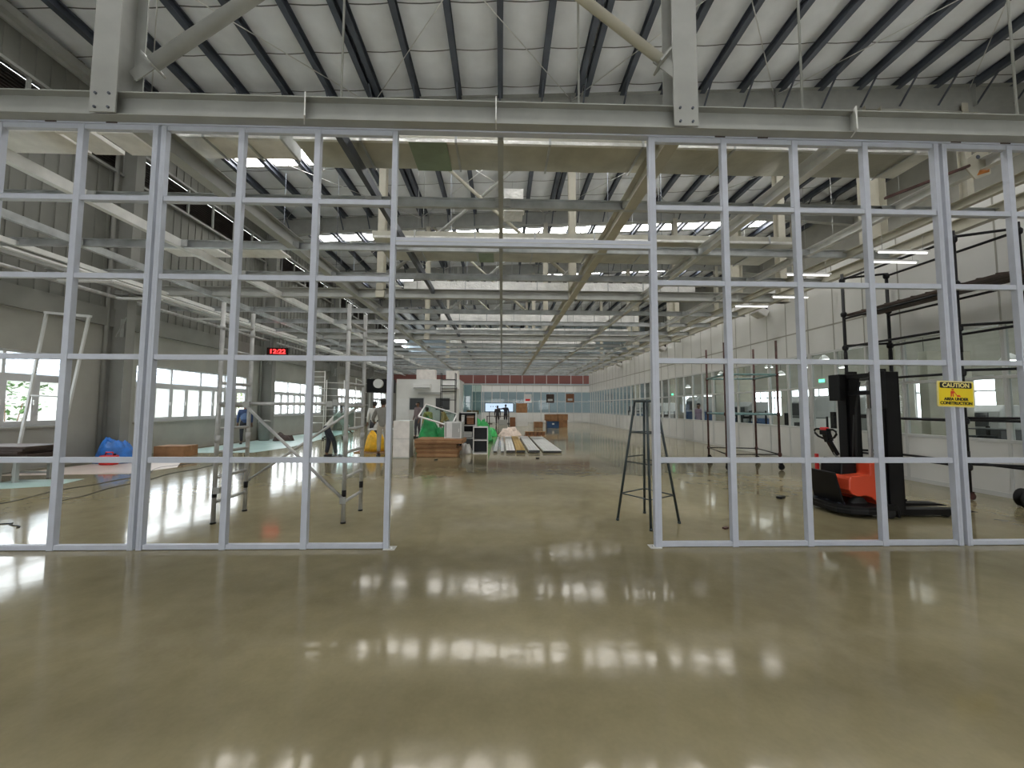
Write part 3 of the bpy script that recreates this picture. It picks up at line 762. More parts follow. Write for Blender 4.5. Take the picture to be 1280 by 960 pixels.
MB().tube((.74,.34,1.50),(-.82,.34,.42),.019,10).build('cross_brace', M['tube_grey'], root)
m = MB()
for (x,y,z) in ((-.45,-.32,1.52),(.60,-.3,1.53),(.68,-.3,1.55),(.74,.32,1.52),(-.78,-.31,.42),(.82,-.33,.30)):
    m.cbox((x,y,z),(.07,.08,.075),.3)
m.build('coupler', M['steel'], root)

# ------------------------------------------------------------------ black scaffold with deck at the right
root = empty('scaffold_tower', 'black tube scaffold with a dark plank deck beside the right wall', 'scaffold', (8.05,7.05,0))
PX, QX, Y0, Y1, DS = -.32, .36, -.88, 1.25, -.34
for (x, y, h) in ((PX,Y0,4.55),(PX,Y1,4.55),(QX,Y0+DS,4.55),(QX,Y1+DS,4.40)):
    m = MB(); m.tube((x,y,.12),(x,y,h),.031,12); m.tube((x,y,.55),(x,y,.8),.036,12); m.tube((x,y,2.45),(x,y,2.75),.036,12); m.build('standard', M['black_steel'], root)
    m = MB()
    for z in (.54,1.30,2.10,2.86,3.62,4.40): m.lathe([(.035,-.06),(.055,-.035),(.058,.02),(.035,.06)],(x,y,z),10)
    m.build('cup_joint', M['black_steel'], root)
    w = MB(); w.lathe([(.02,-.02),(.055,-.018),(.06,0),(.055,.018),(.02,.02)],(x+.03,y,.06),14,'y'); w.box(x-.02,y-.03,.05,x+.045,y-.024,.14); w.box(x-.02,y+.024,.05,x+.045,y+.03,.14); w.box(x-.02,y-.03,.115,x+.045,y+.03,.14); w.build('castor', M['rust'], root)
for z in (.54,1.30,2.10,2.86,4.40):
    for x in (PX,QX):
        if z == 2.10 and x == QX: continue
        o_ = 0 if x == PX else DS
        MB().tube((x,Y0+o_,z),(x,Y1+o_,z+(.02 if x==PX else .0)),.023,10).build('ledger', M['black_steel'], root)
    for y in (Y0,Y1): MB().tube((PX,y,z+.05),(QX,y+DS,z+.05),.023,10).build('transom', M['black_steel'], root)
for x, o_ in ((PX,0),(QX,DS)): MB().tube((x,Y0+o_,3.52),(x,Y1+o_,3.52),.022,10).build('ledger', M['black_steel'], root)
d = MB()
for k in range(3): d.box(PX+.04+.2*k,Y0-.55-.1*k,3.58,PX+.22+.2*k,Y1-.1*k,3.625)
for k in range(10): d.bar((PX+.04,Y0-.50+.25*k,3.632),(QX-.06,Y0-.50+DS*.9+.25*k,3.632),.03,.014)
d.build('deck', M['dark_wood'], root)

# ------------------------------------------------------------------ rusty scaffold without deck
root = empty('scaffold_tower', 'rusty red scaffold with teal rails on castors beyond the right frame', 'scaffold', (6.3,9.85,0))
pts = [(-.86,-.73),(.44,-.73),(-.44,.85),(.80,.65)]
for i, (x, y) in enumerate(pts):
    MB().tube((x,y,.16),(x,y,3.16 if i else 3.10),.025,10).build('standard', M['rust'], root)
    m = MB()
    for z in (.38,1.35,2.32): m.lathe([(.028,-.05),(.042,-.02),(.042,.02),(.028,.05)],(x,y,z),10)
    m.build('cup_joint', M['rust'], root)
    w = MB(); w.lathe([(.02,-.02),(.07,-.018),(.08,0),(.07,.018),(.02,.02)],(x+.03,y,.08),14,'y'); w.box(x-.02,y-.03,.07,x+.05,y-.024,.18); w.box(x-.02,y+.024,.07,x+.05,y+.03,.18); w.box(x-.02,y-.03,.155,x+.05,y+.03,.18); w.build('castor', M['black_steel'], root)
for z, mm, r in ((.38,'black_steel',.014),(1.35,'teal',.024),(2.32,'teal',.024)):
    for a, b in ((0,1),(1,3),(3,2),(2,0)):
        MB().tube((*pts[a],z),(*pts[b],z),r,10).build('rail', M[mm], root)

# ------------------------------------------------------------------ stacker truck
root = empty('pallet_stacker', 'orange-red and black pedestrian pallet stacker truck parked in front of the black scaffold', 'pallet stacker', (5.3,5.56,0))
B = M['black']
# mast: two channel uprights, inner rails and crossbars
for y in (-.31,.28):
    m = MB(); m.box(.04,y-.08,.06,.058,y+.08,2.02); m.box(.04,y-.08,.06,.26,y-.062,2.02); m.box(.242,y-.08,.06,.26,y+.08,2.02); m.build('mast_upright', B, root, .004)
    m = MB(); yy = y+(.07 if y < 0 else -.07); m.box(.07,yy-.03,.1,.21,yy+.03,2.07); m.build('inner_rail', B, root)
    g = MB(); g.prism([(.0,.05),(.24,.05),(.22,.42),(.10,.62),(.02,.62)],'y',y-.06,y-.05); g.build('side_plate', B, root)
m = MB(); m.box(.05,-.36,1.96,.21,.33,2.02); m.box(.06,-.31,1.70,.10,.28,1.76); m.box(.06,-.31,.60,.10,.28,.68); m.box(.06,-.31,.3,.10,.28,.36); m.build('mast_crossbar', B, root, .004)
m = MB(); m.box(-.06,.20,1.62,.06,.40,2.03); m.box(-.04,-.42,1.50,.04,-.25,2.03); m.build('mast_cover', B, root, .01)
m = MB(); m.tube((.13,-.06,.2),(.13,-.06,1.5),.028,12); m.tube((.13,-.06,1.5),(.13,-.06,1.9),.016,12); m.build('lift_cylinder', M['tube_grey'], root)
m = MB(); m.path([(.10,.10,.3),(.08,.12,.9),(.09,.10,1.5),(.12,.05,1.9)],.012,8); m.path([(.10,.16,.3),(.07,.17,.8),(.09,.14,1.4)],.010,8); m.build('hydraulic_hose', M['rubber'], root)
m = MB(); m.box(.20,-.30,.12,.24,.27,.52); m.box(.2,-.30,.62,.24,.27,.68); m.box(.2,-.28,.5,.235,-.24,.64); m.box(.2,.21,.5,.235,.25,.64); m.build('fork_carriage', B, root, .004)
for y in (-.20,.17):
    m = MB(); m.prism([(.24,.09),(1.30,.075),(1.42,.05),(1.42,.045),(.24,.03)],'y',y-.08,y+.08); m.prism([(.20,.05),(.25,.05),(.25,.45),(.20,.45)],'y',y-.08,y+.08); m.build('fork', B, root, .004)
for y in (-.31,.28):
    m = MB(); m.box(.15,y-.05,.03,.95,y+.05,.11); m.build('outrigger', B, root, .006)
    w = MB(); w.lathe([(.015,-.035),(.04,-.034),(.04,.034),(.015,.035)],(.9,y,.04),14,'y'); w.build('load_wheel', M['rubber'], root)
# orange body
body = [(-.40,.30),(-.44,.36),(-.44,.50),(-.42,.545),(-.14,.57),(-.13,.60),(-.13,.72),(-.11,.74),(.02,.74),(.03,.72),(.03,.12),(-.02,.12),(-.06,.20),(-.13,.26),(-.22,.285),(-.31,.27)]
MB().prism(body,'y',-.30,.27).build('motor_cover', M['orange'], root, .02)
m = MB(); m.box(.03,-.36,.08,.062,.33,.74); m.build('bulkhead', B, root, .006)
m = MB(); m.prism([(-.40,.50),(-.15,.54),(-.15,.74),(-.34,.76),(-.38,.72)],'y',-.12,.24); m.build('battery_cover', B, root, .02)
m = MB(); m.box(-.44,.24,.55,-.40,.28,.80); m.build('side_grip', M['red'], root, .006)
# chassis skirt and wheels
sk = [(-.62,-.10),(-.60,-.26),(-.50,-.37),(-.30,-.42),(.06,-.42),(.06,.36),(-.48,.36),(-.60,.24)]
m = MB(); m.prism(sk,'z',.045,.16); m.build('chassis_skirt', B, root, .015)
m = MB(); m.prism([(x*1.01,y*1.01) for x,y in sk],'z',.10,.115); m.build('bumper_strip', M['rubber'], root)
w = MB(); w.lathe([(.03,-.04),(.115,-.04),(.125,-.02),(.125,.02),(.115,.04),(.03,.04)],(-.22,-.18,.125),20,'y'); w.build('drive_wheel', M['rubber'], root)
for (x, y) in ((.0,-.40),(-.05,.33)):
    w = MB(); w.lathe([(.02,-.035),(.07,-.035),(.078,-.02),(.078,.02),(.07,.035),(.02,.035)],(x,y,.078),18,'y'); w.build('castor_wheel', M['rubber'], root)
    w = MB(); w.prism([(x-.13,.02),(x-.13,.12),(x-.06,.19),(x+.08,.19),(x+.12,.12),(x+.12,.02),(x+.09,.02),(x+.07,.11),(x-.07,.11),(x-.10,.02)],'y',y-.05,y+.045); w.build('wheel_guard', B, root, .008)
# folded-up operator platform
m = MB(); P = [(-.49,.13),(-.46,.13),(-.58,.60),(-.61,.59)]; m.prism(P,'y',-.25,.25); m.build('folding_platform', B, root, .012)
m = MB(); m.prism([(-.485,.18),(-.475,.18),(-.575,.55),(-.585,.55)],'y',-.215,.215); m.build('platform_mat', M['rubber'], root)
m = MB(); m.tube((-.48,-.27,.14),(-.48,.27,.14),.022,10)
for y in (-.2,0,.2): m.box(-.52,y-.02,.09,-.44,y+.02,.17)
m.build('platform_hinge', M['purlin'], root)
# tiller
m = MB(); m.bar((-.24,.10,.80),(-.36,.10,1.02),.07,.05); m.build('tiller_arm', B, root, .008)
MB().tube((-.22,.10,.72),(-.30,.10,.92),.022,10).build('tiller_strut', M['tube_grey'], root)
m = MB(); m.bar((-.35,.10,1.0),(-.40,.10,1.16),.10,.07); m.box(-.45,.04,1.10,-.36,.16,1.17); m.build('tiller_head', B, root, .012)
for s in (-1,1):
    c = (-.405,.10)
    MB().path([(c[0]+.02,c[1]+s*.05,1.04),(c[0]+.01,c[1]+s*.14,1.07),(c[0],c[1]+s*.19,1.12),(c[0]-.005,c[1]+s*.19,1.16),(c[0]-.01,c[1]+s*.15,1.185),(c[0]-.01,c[1]+s*.05,1.185)],.015,8).build('grip_loop', B, root)
m = MB(); m.box(-.455,.055,1.17,-.375,.145,1.215); m.build('emergency_button', M['red'], root, .012)

# ------------------------------------------------------------------ left: leaning frame, boards, trestle, tarpaulin, box
root = empty('leaning_frame', 'white open aluminium frame leaning at a slant behind the far left pane', 'frame', (-9.9,8.5,0))
tl, tr_, bl, br = Vector((-.13,.05,3.54)), Vector((.78,.05,3.46)), Vector((-.38,-.1,.02)), Vector((.45,-.1,.02))
MB().bar(bl,tl,.05,.04).build('stile', M['wall_trim'], root, .004); MB().bar(br,tr_,.05,.04).build('stile', M['wall_trim'], root, .004)
MB().bar(tl-Vector((.05,0,0)),tr_+Vector((.05,0,0)),.04,.05).build('top_rail', M['wall_trim'], root, .004)
MB().bar(bl+(tl-bl)*.48,br+(tr_-br)*.48,.03,.03).build('middle_rail', M['wall_trim'], root, .003)
MB().bar(bl+(tl-bl)*.02,br+(tr_-br)*.02,.04,.04).build('bottom_rail', M['wall_trim'], root, .003)
root = empty('board_stack', 'dark brown boards stacked on a low grey trestle by the left wall', 'board stack', (-9.9,8.0,0))
for k in range(5): MB().cbox((.05*math.sin(k*2.1)-.1,.05*math.cos(k*1.3),.47+.05*k),(1.5,.62,.045),.05*math.sin(k*3)).build('board', M['dark_wood'], root, .004)
for (x, y) in ((-.6,-.28),(-.2,-.3),(.2,-.3),(.5,-.28),(-.6,.28),(.5,.28)): MB().box(x-.03,y-.03,0,x+.03,y+.03,.44).build('trestle_leg', M['steel'], root)
m = MB(); m.bar((-.8,-.33,.43),(.62,-.30,.45),.05,.05); m.bar((-.8,.3,.43),(.62,.3,.45),.05,.05); m.build('trestle_rail', M['steel'], root)
m = MB(); m.heap(0,0,.58,.24,.66,3,18,48,.45,.75); o = m.build('tarpaulin_heap', M['blue_tarp']); o.location = (-10.15,10.40,0); tag(o,'crumpled bright blue tarpaulin heaped beside the left wall column','tarpaulin')
root = empty('jerry_can', 'small red plastic can half tucked against the blue tarpaulin', 'can', (-9.90,9.98,.006))
MB().prism(rrect(.36,.2,.05),'z',0,.24).build('body', M['red'], root, .03); m = MB(); m.path([(-.1,0,.24),(-.08,0,.31),(.08,0,.31),(.1,0,.24)],.018,8); m.build('handle', M['red'], root); MB().tube((.13,0,.24),(.13,0,.28),.03,10).build('cap', M['black'], root)
def carton(x, y, w, d, h, rz, label, z=0, mm='card', nm='cardboard_box', group=None):
    root = empty(nm, label, 'box', (x,y,z), rz, group)
    MB().box(-w/2,-d/2,0,w/2,d/2,h).build('carton', M[mm], root, .008)
    m = MB(); m.box(-w/2-.001,-.03,h,w/2+.001,.03,h+.002); m.box(-w/2-.002,-.03,h*.55,-w/2,.03,h); m.box(w/2,-.03,h*.55,w/2+.002,.03,h); m.build('tape', M['card_edge'], root)
    m = MB(); m.box(-w/2,-d/2,h,w/2,-.004,h+.004); m.box(-w/2,.004,h,w/2,d/2,h+.004); m.build('flap', M[mm], root)
    return root
carton(-9.72,11.75,.84,.55,.31,.05,'long low cardboard box on the floor near the blue tarpaulin')
# flat floor coverings and cables
def sheet(pts, mt, name, label, cat, th=.004, z=.0):
    m = MB(); m.prism(pts,'z',z,z+th); o = m.build(name, mt); tag(o,label,cat); return o
sheet([(-10.6,12.4),(-8.0,12.6),(-7.7,14.2),(-8.3,18.5),(-9.0,23.8),(-10.5,23.9),(-10.7,18)],M['tealsheet'],'floor_film','pale teal protective film laid on the floor along the left windows','floor film')
sheet([(-10.7,8.45),(-8.2,8.7),(-7.9,9.6),(-8.9,11.0),(-10.3,11.2)],M['pinksheet'],'floor_board','pinkish board lying on the floor in front of the blue tarpaulin','floor board')
sheet([(-9.6,6.9),(-8.3,7.4),(-8.5,8.1),(-9.7,8.0)],M['tealsheet'],'floor_film','small pale teal film on the floor at the far left edge','floor film')
def cable(pts, label, r=.006):
    P = [Vector((x,y,r)) for x, y in pts]; out = []
    for i in range(len(P)-1):
        for k in range(8):
            t = k/8; q = P[i].lerp(P[i+1], t); q.x += .05*math.sin((i*8+k)*.8); out.append(q)
    out.append(P[-1]); m = MB(); m.path(out, r, 6); tag(m.build('floor_cable', M['cable']), label, 'cable')
cable([(-7.6,6.0),(-7.8,7.2),(-7.6,8.4),(-8.3,9.6),(-7.9,11.0),(-8.6,12.6)],'dark cable snaking over the floor behind the far left frame, the longer one')
cable([(-6.9,6.2),(-7.1,7.6),(-7.3,9.0),(-7.2,10.4)],'dark cable on the floor behind the far left frame, the one nearer the opening')
cable([(-5.9,4.9),(-6.2,5.1),(-6.5,5.0)],'short dark cable end on the floor just behind the far left frame')
# ------------------------------------------------------------------ goods in the middle of the hall
root = empty('wrapped_cabinet', 'tall white marbled cabinet standing just right of the left jamb', 'cabinet', (-2.93,11.5,0))
MB().box(-.22,-.2,.02,.22,.38,1.09).build('carcass', M['grey_cab'], root, .01)
for z in (.03,.56): MB().box(-.235,-.225,z,.235,-.2,z+.52).build('front_panel', M['marble'], root, .006)
MB().box(-.23,-.22,0,.23,.39,.03).build('plinth', M['grey_cab'], root)
# stack of flat brown cartons, topmost skewed
top = ['lowest','second from the floor','third from the floor','topmost and skewed']
for k, (x, y, w, d, rz) in enumerate(((-1.92,11.85,1.20,.80,.02),(-1.90,11.86,1.26,.82,-.03),(-1.96,11.84,1.22,.80,.03),(-1.84,11.78,1.42,.84,-.06))):
    root = empty('flat_carton', 'flat brown carton in the low stack beside the white marbled cabinet, %s' % top[k], 'carton', (x,y,.005+.135*k), rz, 'flat brown carton stack')
    MB().box(-w/2,-d/2,0,w/2,d/2,.13).build('carton', M['card'], root, .008)
    m = MB(); m.box(-w/2-.002,-d/2-.002,.055,w/2+.002,d/2+.002,.075); m.build('edge_strip', M['card_edge'], root)
def cabinet(x, y, z, w, d, h, rz, label, tiers, doors=None, mm='grey_cab', rim='white_cab'):
    root = empty('desk_pedestal' if h < .8 else 'open_shelf_cabinet', label, 'cabinet', (x,y,z), rz)
    t = .03; m = MB(); m.box(-w/2,-d/2,0,-w/2+t,d/2,h); m.box(w/2-t,-d/2,0,w/2,d/2,h); m.box(-w/2+t,d/2-t,0,w/2-t,d/2,h)
    for k in range(tiers+1): zz = (h-t)*k/tiers; m.box(-w/2+t,-d/2,zz,w/2-t,d/2-t,zz+t)
    m.build('carcass', M[mm], root, .004)
    r = MB(); r.box(-w/2,-d/2-.012,0,-w/2+t,-d/2,h); r.box(w/2-t,-d/2-.012,0,w/2,-d/2,h)
    for k in range(tiers+1): zz = (h-t)*k/tiers; r.box(-w/2+t,-d/2-.012,zz,w/2-t,-d/2,zz+t)
    r.build('face_frame', M[rim], root)
    for k in range(tiers): 
        zz = (h-t)*k/tiers; MB().box(-w/2+t,d/2-t-.02,zz+t,w/2-t,d/2-t-.004,(h-t)*(k+1)/tiers).build('back_panel', M['inside'], root)
    for (k, x0, x1, c) in (doors or []):
        zz = (h-t)*k/tiers; m = MB(); m.box(x0,-d/2-.03,zz+t,x1,-d/2-.012,(h-t)*(k+1)/tiers); dd = m.build('door', M[c], root, .003)
        MB().box(x1-.05,-d/2-.045,zz+.2,x1-.03,-d/2-.03,zz+.3).build('handle', M['alu'], dd)
    return root
cabinet(-1.45,11.82,.546,.52,.42,.50,-.10,'grey pedestal with a white door standing on top of the brown carton stack',1,[(0,-.20,-.02,'white_cab'),(0,-.02,.23,'grey_cab')])
cabinet(-1.16,13.15,0,.62,.5,1.32,0,'tall grey open shelf with two tiers behind the carton stack',3,[(0,-.10,.26,'inside')])
for (x, z, w, h, mm, l) in ((-1.30,.92,.10,.30,'white_cab','white folder box on the top tier of the tall grey shelf'),(-1.05,.92,.24,.28,'wood','red-brown box on the top tier of the tall grey shelf'),(-1.16,.48,.34,.18,'grey_cab','grey tray on the middle tier of the tall grey shelf')):
    root = empty('storage_box', l, 'box', (x,13.0,z)); MB().box(-w/2,-.14,0,w/2,.14,h).build('body', M[mm], root, .008); MB().box(-w/2-.004,-.146,h-.05,w/2+.004,.146,h-.03).build('lip', M['sack'], root)
cabinet(-.68,12.55,0,.48,.46,.86,.03,'white-rimmed two-tier pedestal standing on the floor right of the sack',2,None)
cabinet(-1.75,13.0,0,.5,.45,.62,.1,'low grey pedestal hidden behind the carton stack',1,None) if False else None
m = MB(); m.heap(0,0,.20,.2,.36,8,10,30,.5,.7); o = m.build('white_sack', M['sack']); o.location = (-1.12,12.35,0); tag(o,'crumpled grey-white sack on the floor between the shelf and the pedestal','sack')
# green plastic heaps
m = MB(); m.heap(0,0,.62,.5,1.15,5,18,48,.4,.55); o = m.build('plastic_sheet_heap', M['green_bag']); o.location = (-2.28,12.95,0); tag(o,'dark green plastic sheeting heaped behind the brown carton stack','plastic sheet')
m = MB(); m.heap(0,0,.46,.55,.98,11,18,48,.45,.8); o = m.build('plastic_sheet_heap', M['green_bright']); o.location = (-.92,16.6,0); tag(o,'bright green plastic sheeting heaped behind the white-rimmed pedestal','plastic sheet')
m = MB(); m.heap(0,0,.5,.4,.5,13,14,40,.5,.6); o = m.build('plastic_sheet_heap', M['green_bright']); o.location = (-.75,19.5,0); tag(o,'low trailing green plastic sheet beside the pinkish rags','plastic sheet')
root = empty('framed_panel', 'white framed pane tilted over the dark green sheeting', 'framed pane', (-2.1,12.7,1.22), 0)
root.rotation_euler = (.62,.30,0)
m = MB()
for a, b in (((-.55,-.35,0),(.55,-.35,0)),((.55,-.35,0),(.55,.35,0)),((.55,.35,0),(-.55,.35,0)),((-.55,.35,0),(-.55,-.35,0))): m.bar(a,b,.04,.04)
m.build('rim', M['white_cab'], root); MB().box(-.53,-.33,-.004,.53,.33,.004).build('pane', M['glass_green'], root)
# aluminium profiles lying on the floor
PR = [(-.20,.12,'alu',.07,'narrow silver profile bundle on the floor, leftmost of the row'),(.04,.10,'alu',.07,'narrow silver profile bundle on the floor, second from the left'),(.31,.30,'galv_pale',.09,'wide pale profile bundle left of the gold one'),
      (.64,.30,'alu_gold',.10,'gold coloured aluminium profile bundle on the floor'),(1.08,.38,'alu',.10,'silver profile bundle just right of the gold one'),(1.68,.62,'alu',.08,'widest silver profile bundle on the floor, rightmost of the row')]
for x, w, mm, h, l in PR:
    root = empty('profile_bundle', l, 'aluminium profiles', (x,12.5,0), -.012 if x == -.20 else 0)
    xe = .30+(x-.30)*.98
    n = max(2, int(w/.09)); m = MB()
    for k in range(n):
        a = -w/2+w*k/n; b = -w/2+w*(k+1)/n-.012
        m.add([(a,0,.03),(b,0,.03),(b+.0,6.0,.03),(a,6.0,.03),(a,0,h),(b,0,h),(b,6.0,h),(a,6.0,h)],[(3,2,1,0),(4,5,6,7),(1,2,6,5),(2,3,7,6),(3,0,4,7),(0,1,5,4)])
    m.build('profile', M[mm], root)
    e = MB(); e.box(-w/2,-.004,.032,w/2-.014,.0,h-.004); e.build('dark_end_plate', M['inside'], root)  # dark plate painted as the shade inside hollow profile ends
    t = MB()
    for y in (.3,3,5.7): t.box(-w/2,y,0,w/2-.012,y+.08,.03)
    t.build('bearer', M['dark_wood'], root)
m = MB(); m.heap(0,0,.62,.5,.38,17,16,44,.7,.8); o = m.build('rag_heap', M['rags']); o.location = (.45,20.1,0); tag(o,'pinkish white rags heaped beyond the aluminium profiles','rags')
m = MB(); m.heap(0,0,.30,.2,.24,19,12,36,.7,.8); o = m.build('rag_heap', M['rags']); o.location = (.15,19.1,0); tag(o,'small pale rag heap left of the larger pinkish one','rags')
root = empty('slatted_crate', 'low brown slatted crate on the floor right of the pinkish rags', 'crate', (1.75,20.0,0))
for k in range(5): MB().box(-.5+.21*k,-.3,.02,-.34+.21*k,.3,.22).build('slat_box', M['wood'], root, .01)
m = MB(); m.box(-.54,-.34,0,.54,.34,.03); m.box(-.54,-.33,.22,.54,-.29,.25); m.build('tray', M['card_edge'], root)
# things by the far partition
carton(1.60,30.2,.92,.6,1.05,0,'white carton under the brown one right of the lit screen',0,'white_cab','stacked_carton')
carton(1.58,30.2,.86,.6,.74,0,'upright brown carton on top of the white one right of the lit screen',1.06,'card','stacked_carton')
for k, (x, z, w, h, l) in enumerate(((3.75,0,.8,.5,'brown carton low in the stack behind the blue crate'),(4.55,0,.7,.55,'brown carton on the floor right of the blue crate'),(3.7,.51,.9,.45,'brown carton in the upper layer above the blue crate'),(4.55,.56,.75,.42,'brown carton topping the stack right of the blue crate'),(2.75,0,.6,.4,'small brown carton left of the blue crate stack'))):
    carton(x,28.6,w,.6,h,.02*k,l,z,'card','stacked_carton')
root = empty('plastic_crate', 'dark blue plastic crate in front of the brown cartons near the far partition', 'crate', (3.7,27.6,0))
MB().box(-.42,-.28,0,.42,.28,.48).build('body', M['blue_crate'], root, .02); m = MB(); m.box(-.44,-.3,.42,.44,.3,.48); m.build('rim', M['blue_crate'], root); MB().box(-.08,-.285,.25,.08,-.28,.36).build('sticker', M['white_cab'], root)
carton(.85,29.8,.4,.4,.7,.1,'reddish brown carton beside the white carton near the lit screen',0,'wood','stacked_carton')
carton(-2.0,26.5,.8,.6,1.25,0,'large brown carton standing behind the tall grey shelf',0,'card','stacked_carton')
root = empty('display_screen', 'large lit pale blue screen standing before the far partition', 'screen', (-.22,34.2,0))
MB().box(-1.28,0,1.06,1.28,.06,1.86).build('bezel', M['black'], root, .01); MB().box(-1.24,-.006,1.10,1.24,0,1.82).build('screen', M['screen'], root)
m = MB(); m.box(-.9,-.02,0,-.82,.06,1.06); m.box(.82,-.02,0,.9,.06,1.06); m.box(-1.1,-.3,0,-.6,.3,.04); m.box(.6,-.3,0,1.1,.3,.04); m.build('stand', M['black'], root)
m = MB()
for x in (-.75,-.55,-.32): m.box(x-.03,-.009,1.50,x+.03,-.006,1.58)
m.build('screen_mark', M['ink'], root)
root = empty('table', 'dark work table in front of the lit screen', 'table', (-.3,31.8,0))
MB().box(-.95,-.35,.72,.95,.35,.76).build('table_top', M['dark_wood'], root, .005)
for sx in (-1,1):
    for sy in (-1,1): MB().box(sx*.9-.025,sy*.3-.025,0,sx*.9+.025,sy*.3+.025,.72).build('leg', M['black_steel'], root)
carton(.1,31.7,.7,.5,.44,0,'pale grey carton under the work table before the screen',0,'grey_cab','stacked_carton')
# posters on the far glazing
for x, w, z, mm, l in ((2.55,.75,2.35,'white_cab','white poster with red base on the far glazing'),(4.75,.78,2.35,'dark_wood','dark poster in the middle of the far glazing'),(6.7,.80,2.4,'wood','brown poster at the right of the far glazing')):
    root = empty('poster', l, 'poster', (x,YE-.036,z)); MB().box(-w/2,-.01,-.42,w/2,.0,.42).build('sheet', M[mm], root); MB().box(-w*.3,-.013,-.25,w*.3,-.01,-.05).build('print', M['red'] if mm=='white_cab' else M['grey_cab'], root)
# white site room at the left of the hall with its units
root = empty('site_cabin', 'white panel cabin with door and windows at the left rear of the hall', 'cabin', (-4.7,24.4,0))
MB().box(-2.0,0,0,2.0,3.0,3.25).build('cabin_wall', M['wall_white'], root)
MB().box(-1.95,-.02,.0,-1.2,0,2.0).build('door', M['white_cab'], root)
for x in (-.7,.95):
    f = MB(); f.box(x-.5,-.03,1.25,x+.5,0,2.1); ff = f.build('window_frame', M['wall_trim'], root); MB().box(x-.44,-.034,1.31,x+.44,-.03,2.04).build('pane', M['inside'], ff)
m = MB(); m.box(-.6,-.14,2.28,.9,0,2.42); m.build('blind_box', M['grey_cab'], root)
for x, l in ((-5.05,'white split air conditioner on the cabin wall, left one'),(-3.3,'white split air conditioner on the cabin wall, right one')):
    root = empty('air_conditioner', l, 'air conditioner', (x,24.1,2.62)); MB().box(-.55,-.02,.0,.55,.29,.32).build('housing', M['white_cab'], root, .03); MB().box(-.5,-.03,.04,.5,-.02,.08).build('air_slot', M['inside'], root)
carton(-4.9,24.9,1.2,.6,.62,0,'marbled white crate lying on the cabin roof',3.27,'marble','roof_crate'); carton(-3.2,24.9,.8,.6,.55,0,'smaller white crate on the cabin roof, right of the marbled one',3.27,'marble','roof_crate')
root = empty('dark_opening_box', 'black box standing in for a shaded opening, with a white spout, beside the cabin top', 'air unit', (-7.6,23.6,0))  # black box built where there is only a dark opening
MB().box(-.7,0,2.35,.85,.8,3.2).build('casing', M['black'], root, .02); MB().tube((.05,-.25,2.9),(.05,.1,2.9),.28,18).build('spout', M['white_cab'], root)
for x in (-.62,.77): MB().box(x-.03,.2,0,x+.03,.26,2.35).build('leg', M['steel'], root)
root = empty('glass_booth', 'blue-green glass booth corner right of the white cabin', 'booth', (-2.1,25.6,0))
MB().box(-.5,0,.0,.75,.03,1.0).build('lower_panel', M['grey_cab'], root); MB().box(-.5,0,1.0,.75,.015,3.0).build('glazing', M['glass_green'], root)
m = MB(); m.box(-.53,-.02,0,-.48,.05,3.05); m.box(.73,-.02,0,.78,.05,3.05); m.box(-.48,-.02,2.98,.73,.05,3.05); m.box(.10,-.02,1,.13,.05,3); m.build('frame', M['wall_trim'], root)
# dark trestle ladder before the cabin
root = empty('access_tower', 'thin dark ladder tower in front of the white cabin', 'ladder tower', (-3.15,22.6,0))
for x in (-.42,.42):
    for y in (-.25,.25): MB().tube((x,y,0),(x,y,3.5),.022,8).build('upright', M['black_steel'], root)
for z in (.4,1.1,1.9,2.4,2.75,3.1): 
    for y in (-.25,.25): MB().tube((-.42,y,z),(.42,y,z),.016,8).build('rung', M['black_steel'], root)
# white mobile scaffold by the left windows
root = empty('scaffold_tower', 'slim white ladder scaffold near the left windows, far behind the grey one', 'scaffold', (-8.2,18.0,0))
for (x, y) in ((-.72,-.35),(.08,-.35),(.68,.35),(-.15,.35)): MB().tube((x,y,.08),(x,y,3.12 if y < 0 else 2.75),.022,8).build('standard', M['tube_white'], root)
for z in (.75,1.05,1.35,1.68,2.0,2.32,2.6,2.85,3.08):
    MB().tube((-.72,-.35,z),(.08,-.35,z),.016,8).build('rung', M['tube_white'], root)
    if z < 2.7: MB().tube((.08,-.35,z),(.68,.35,z),.012,8).build('rung', M['tube_white'], root)
m = MB()
for (x, y) in ((-.72,-.35),(.08,-.35),(.68,.35),(-.15,.35)): m.lathe([(.02,-.02),(.05,-.018),(.05,.018),(.02,.02)],(x,y,.05),12,'y')
m.build('castor', M['rubber'], root)
m = MB()
root = empty('tube_rack', 'second slim white scaffold beyond, with a slanted handrail', 'scaffold', (-8.9,24.5,0))
for (x, y) in ((-.4,0),(.5,0),(1.0,.6),(1.6,.6)): MB().tube((x,y,0),(x,y,3.3),.025,8).build('standard', M['tube_white'], root)
for z in (.8,1.6,2.4): MB().tube((-.4,0,z),(.5,0,z),.018,8).build('rung', M['tube_white'], root); MB().tube((1.0,.6,z),(1.6,.6,z),.018,8).build('rung', M['tube_white'], root)
MB().tube((-.4,0,3.25),(1.6,.6,2.3),.02,8).build('handrail', M['tube_white'], root); MB().tube((.5,0,.3),(1.0,.6,2.4),.018,8).build('brace', M['tube_white'], root)
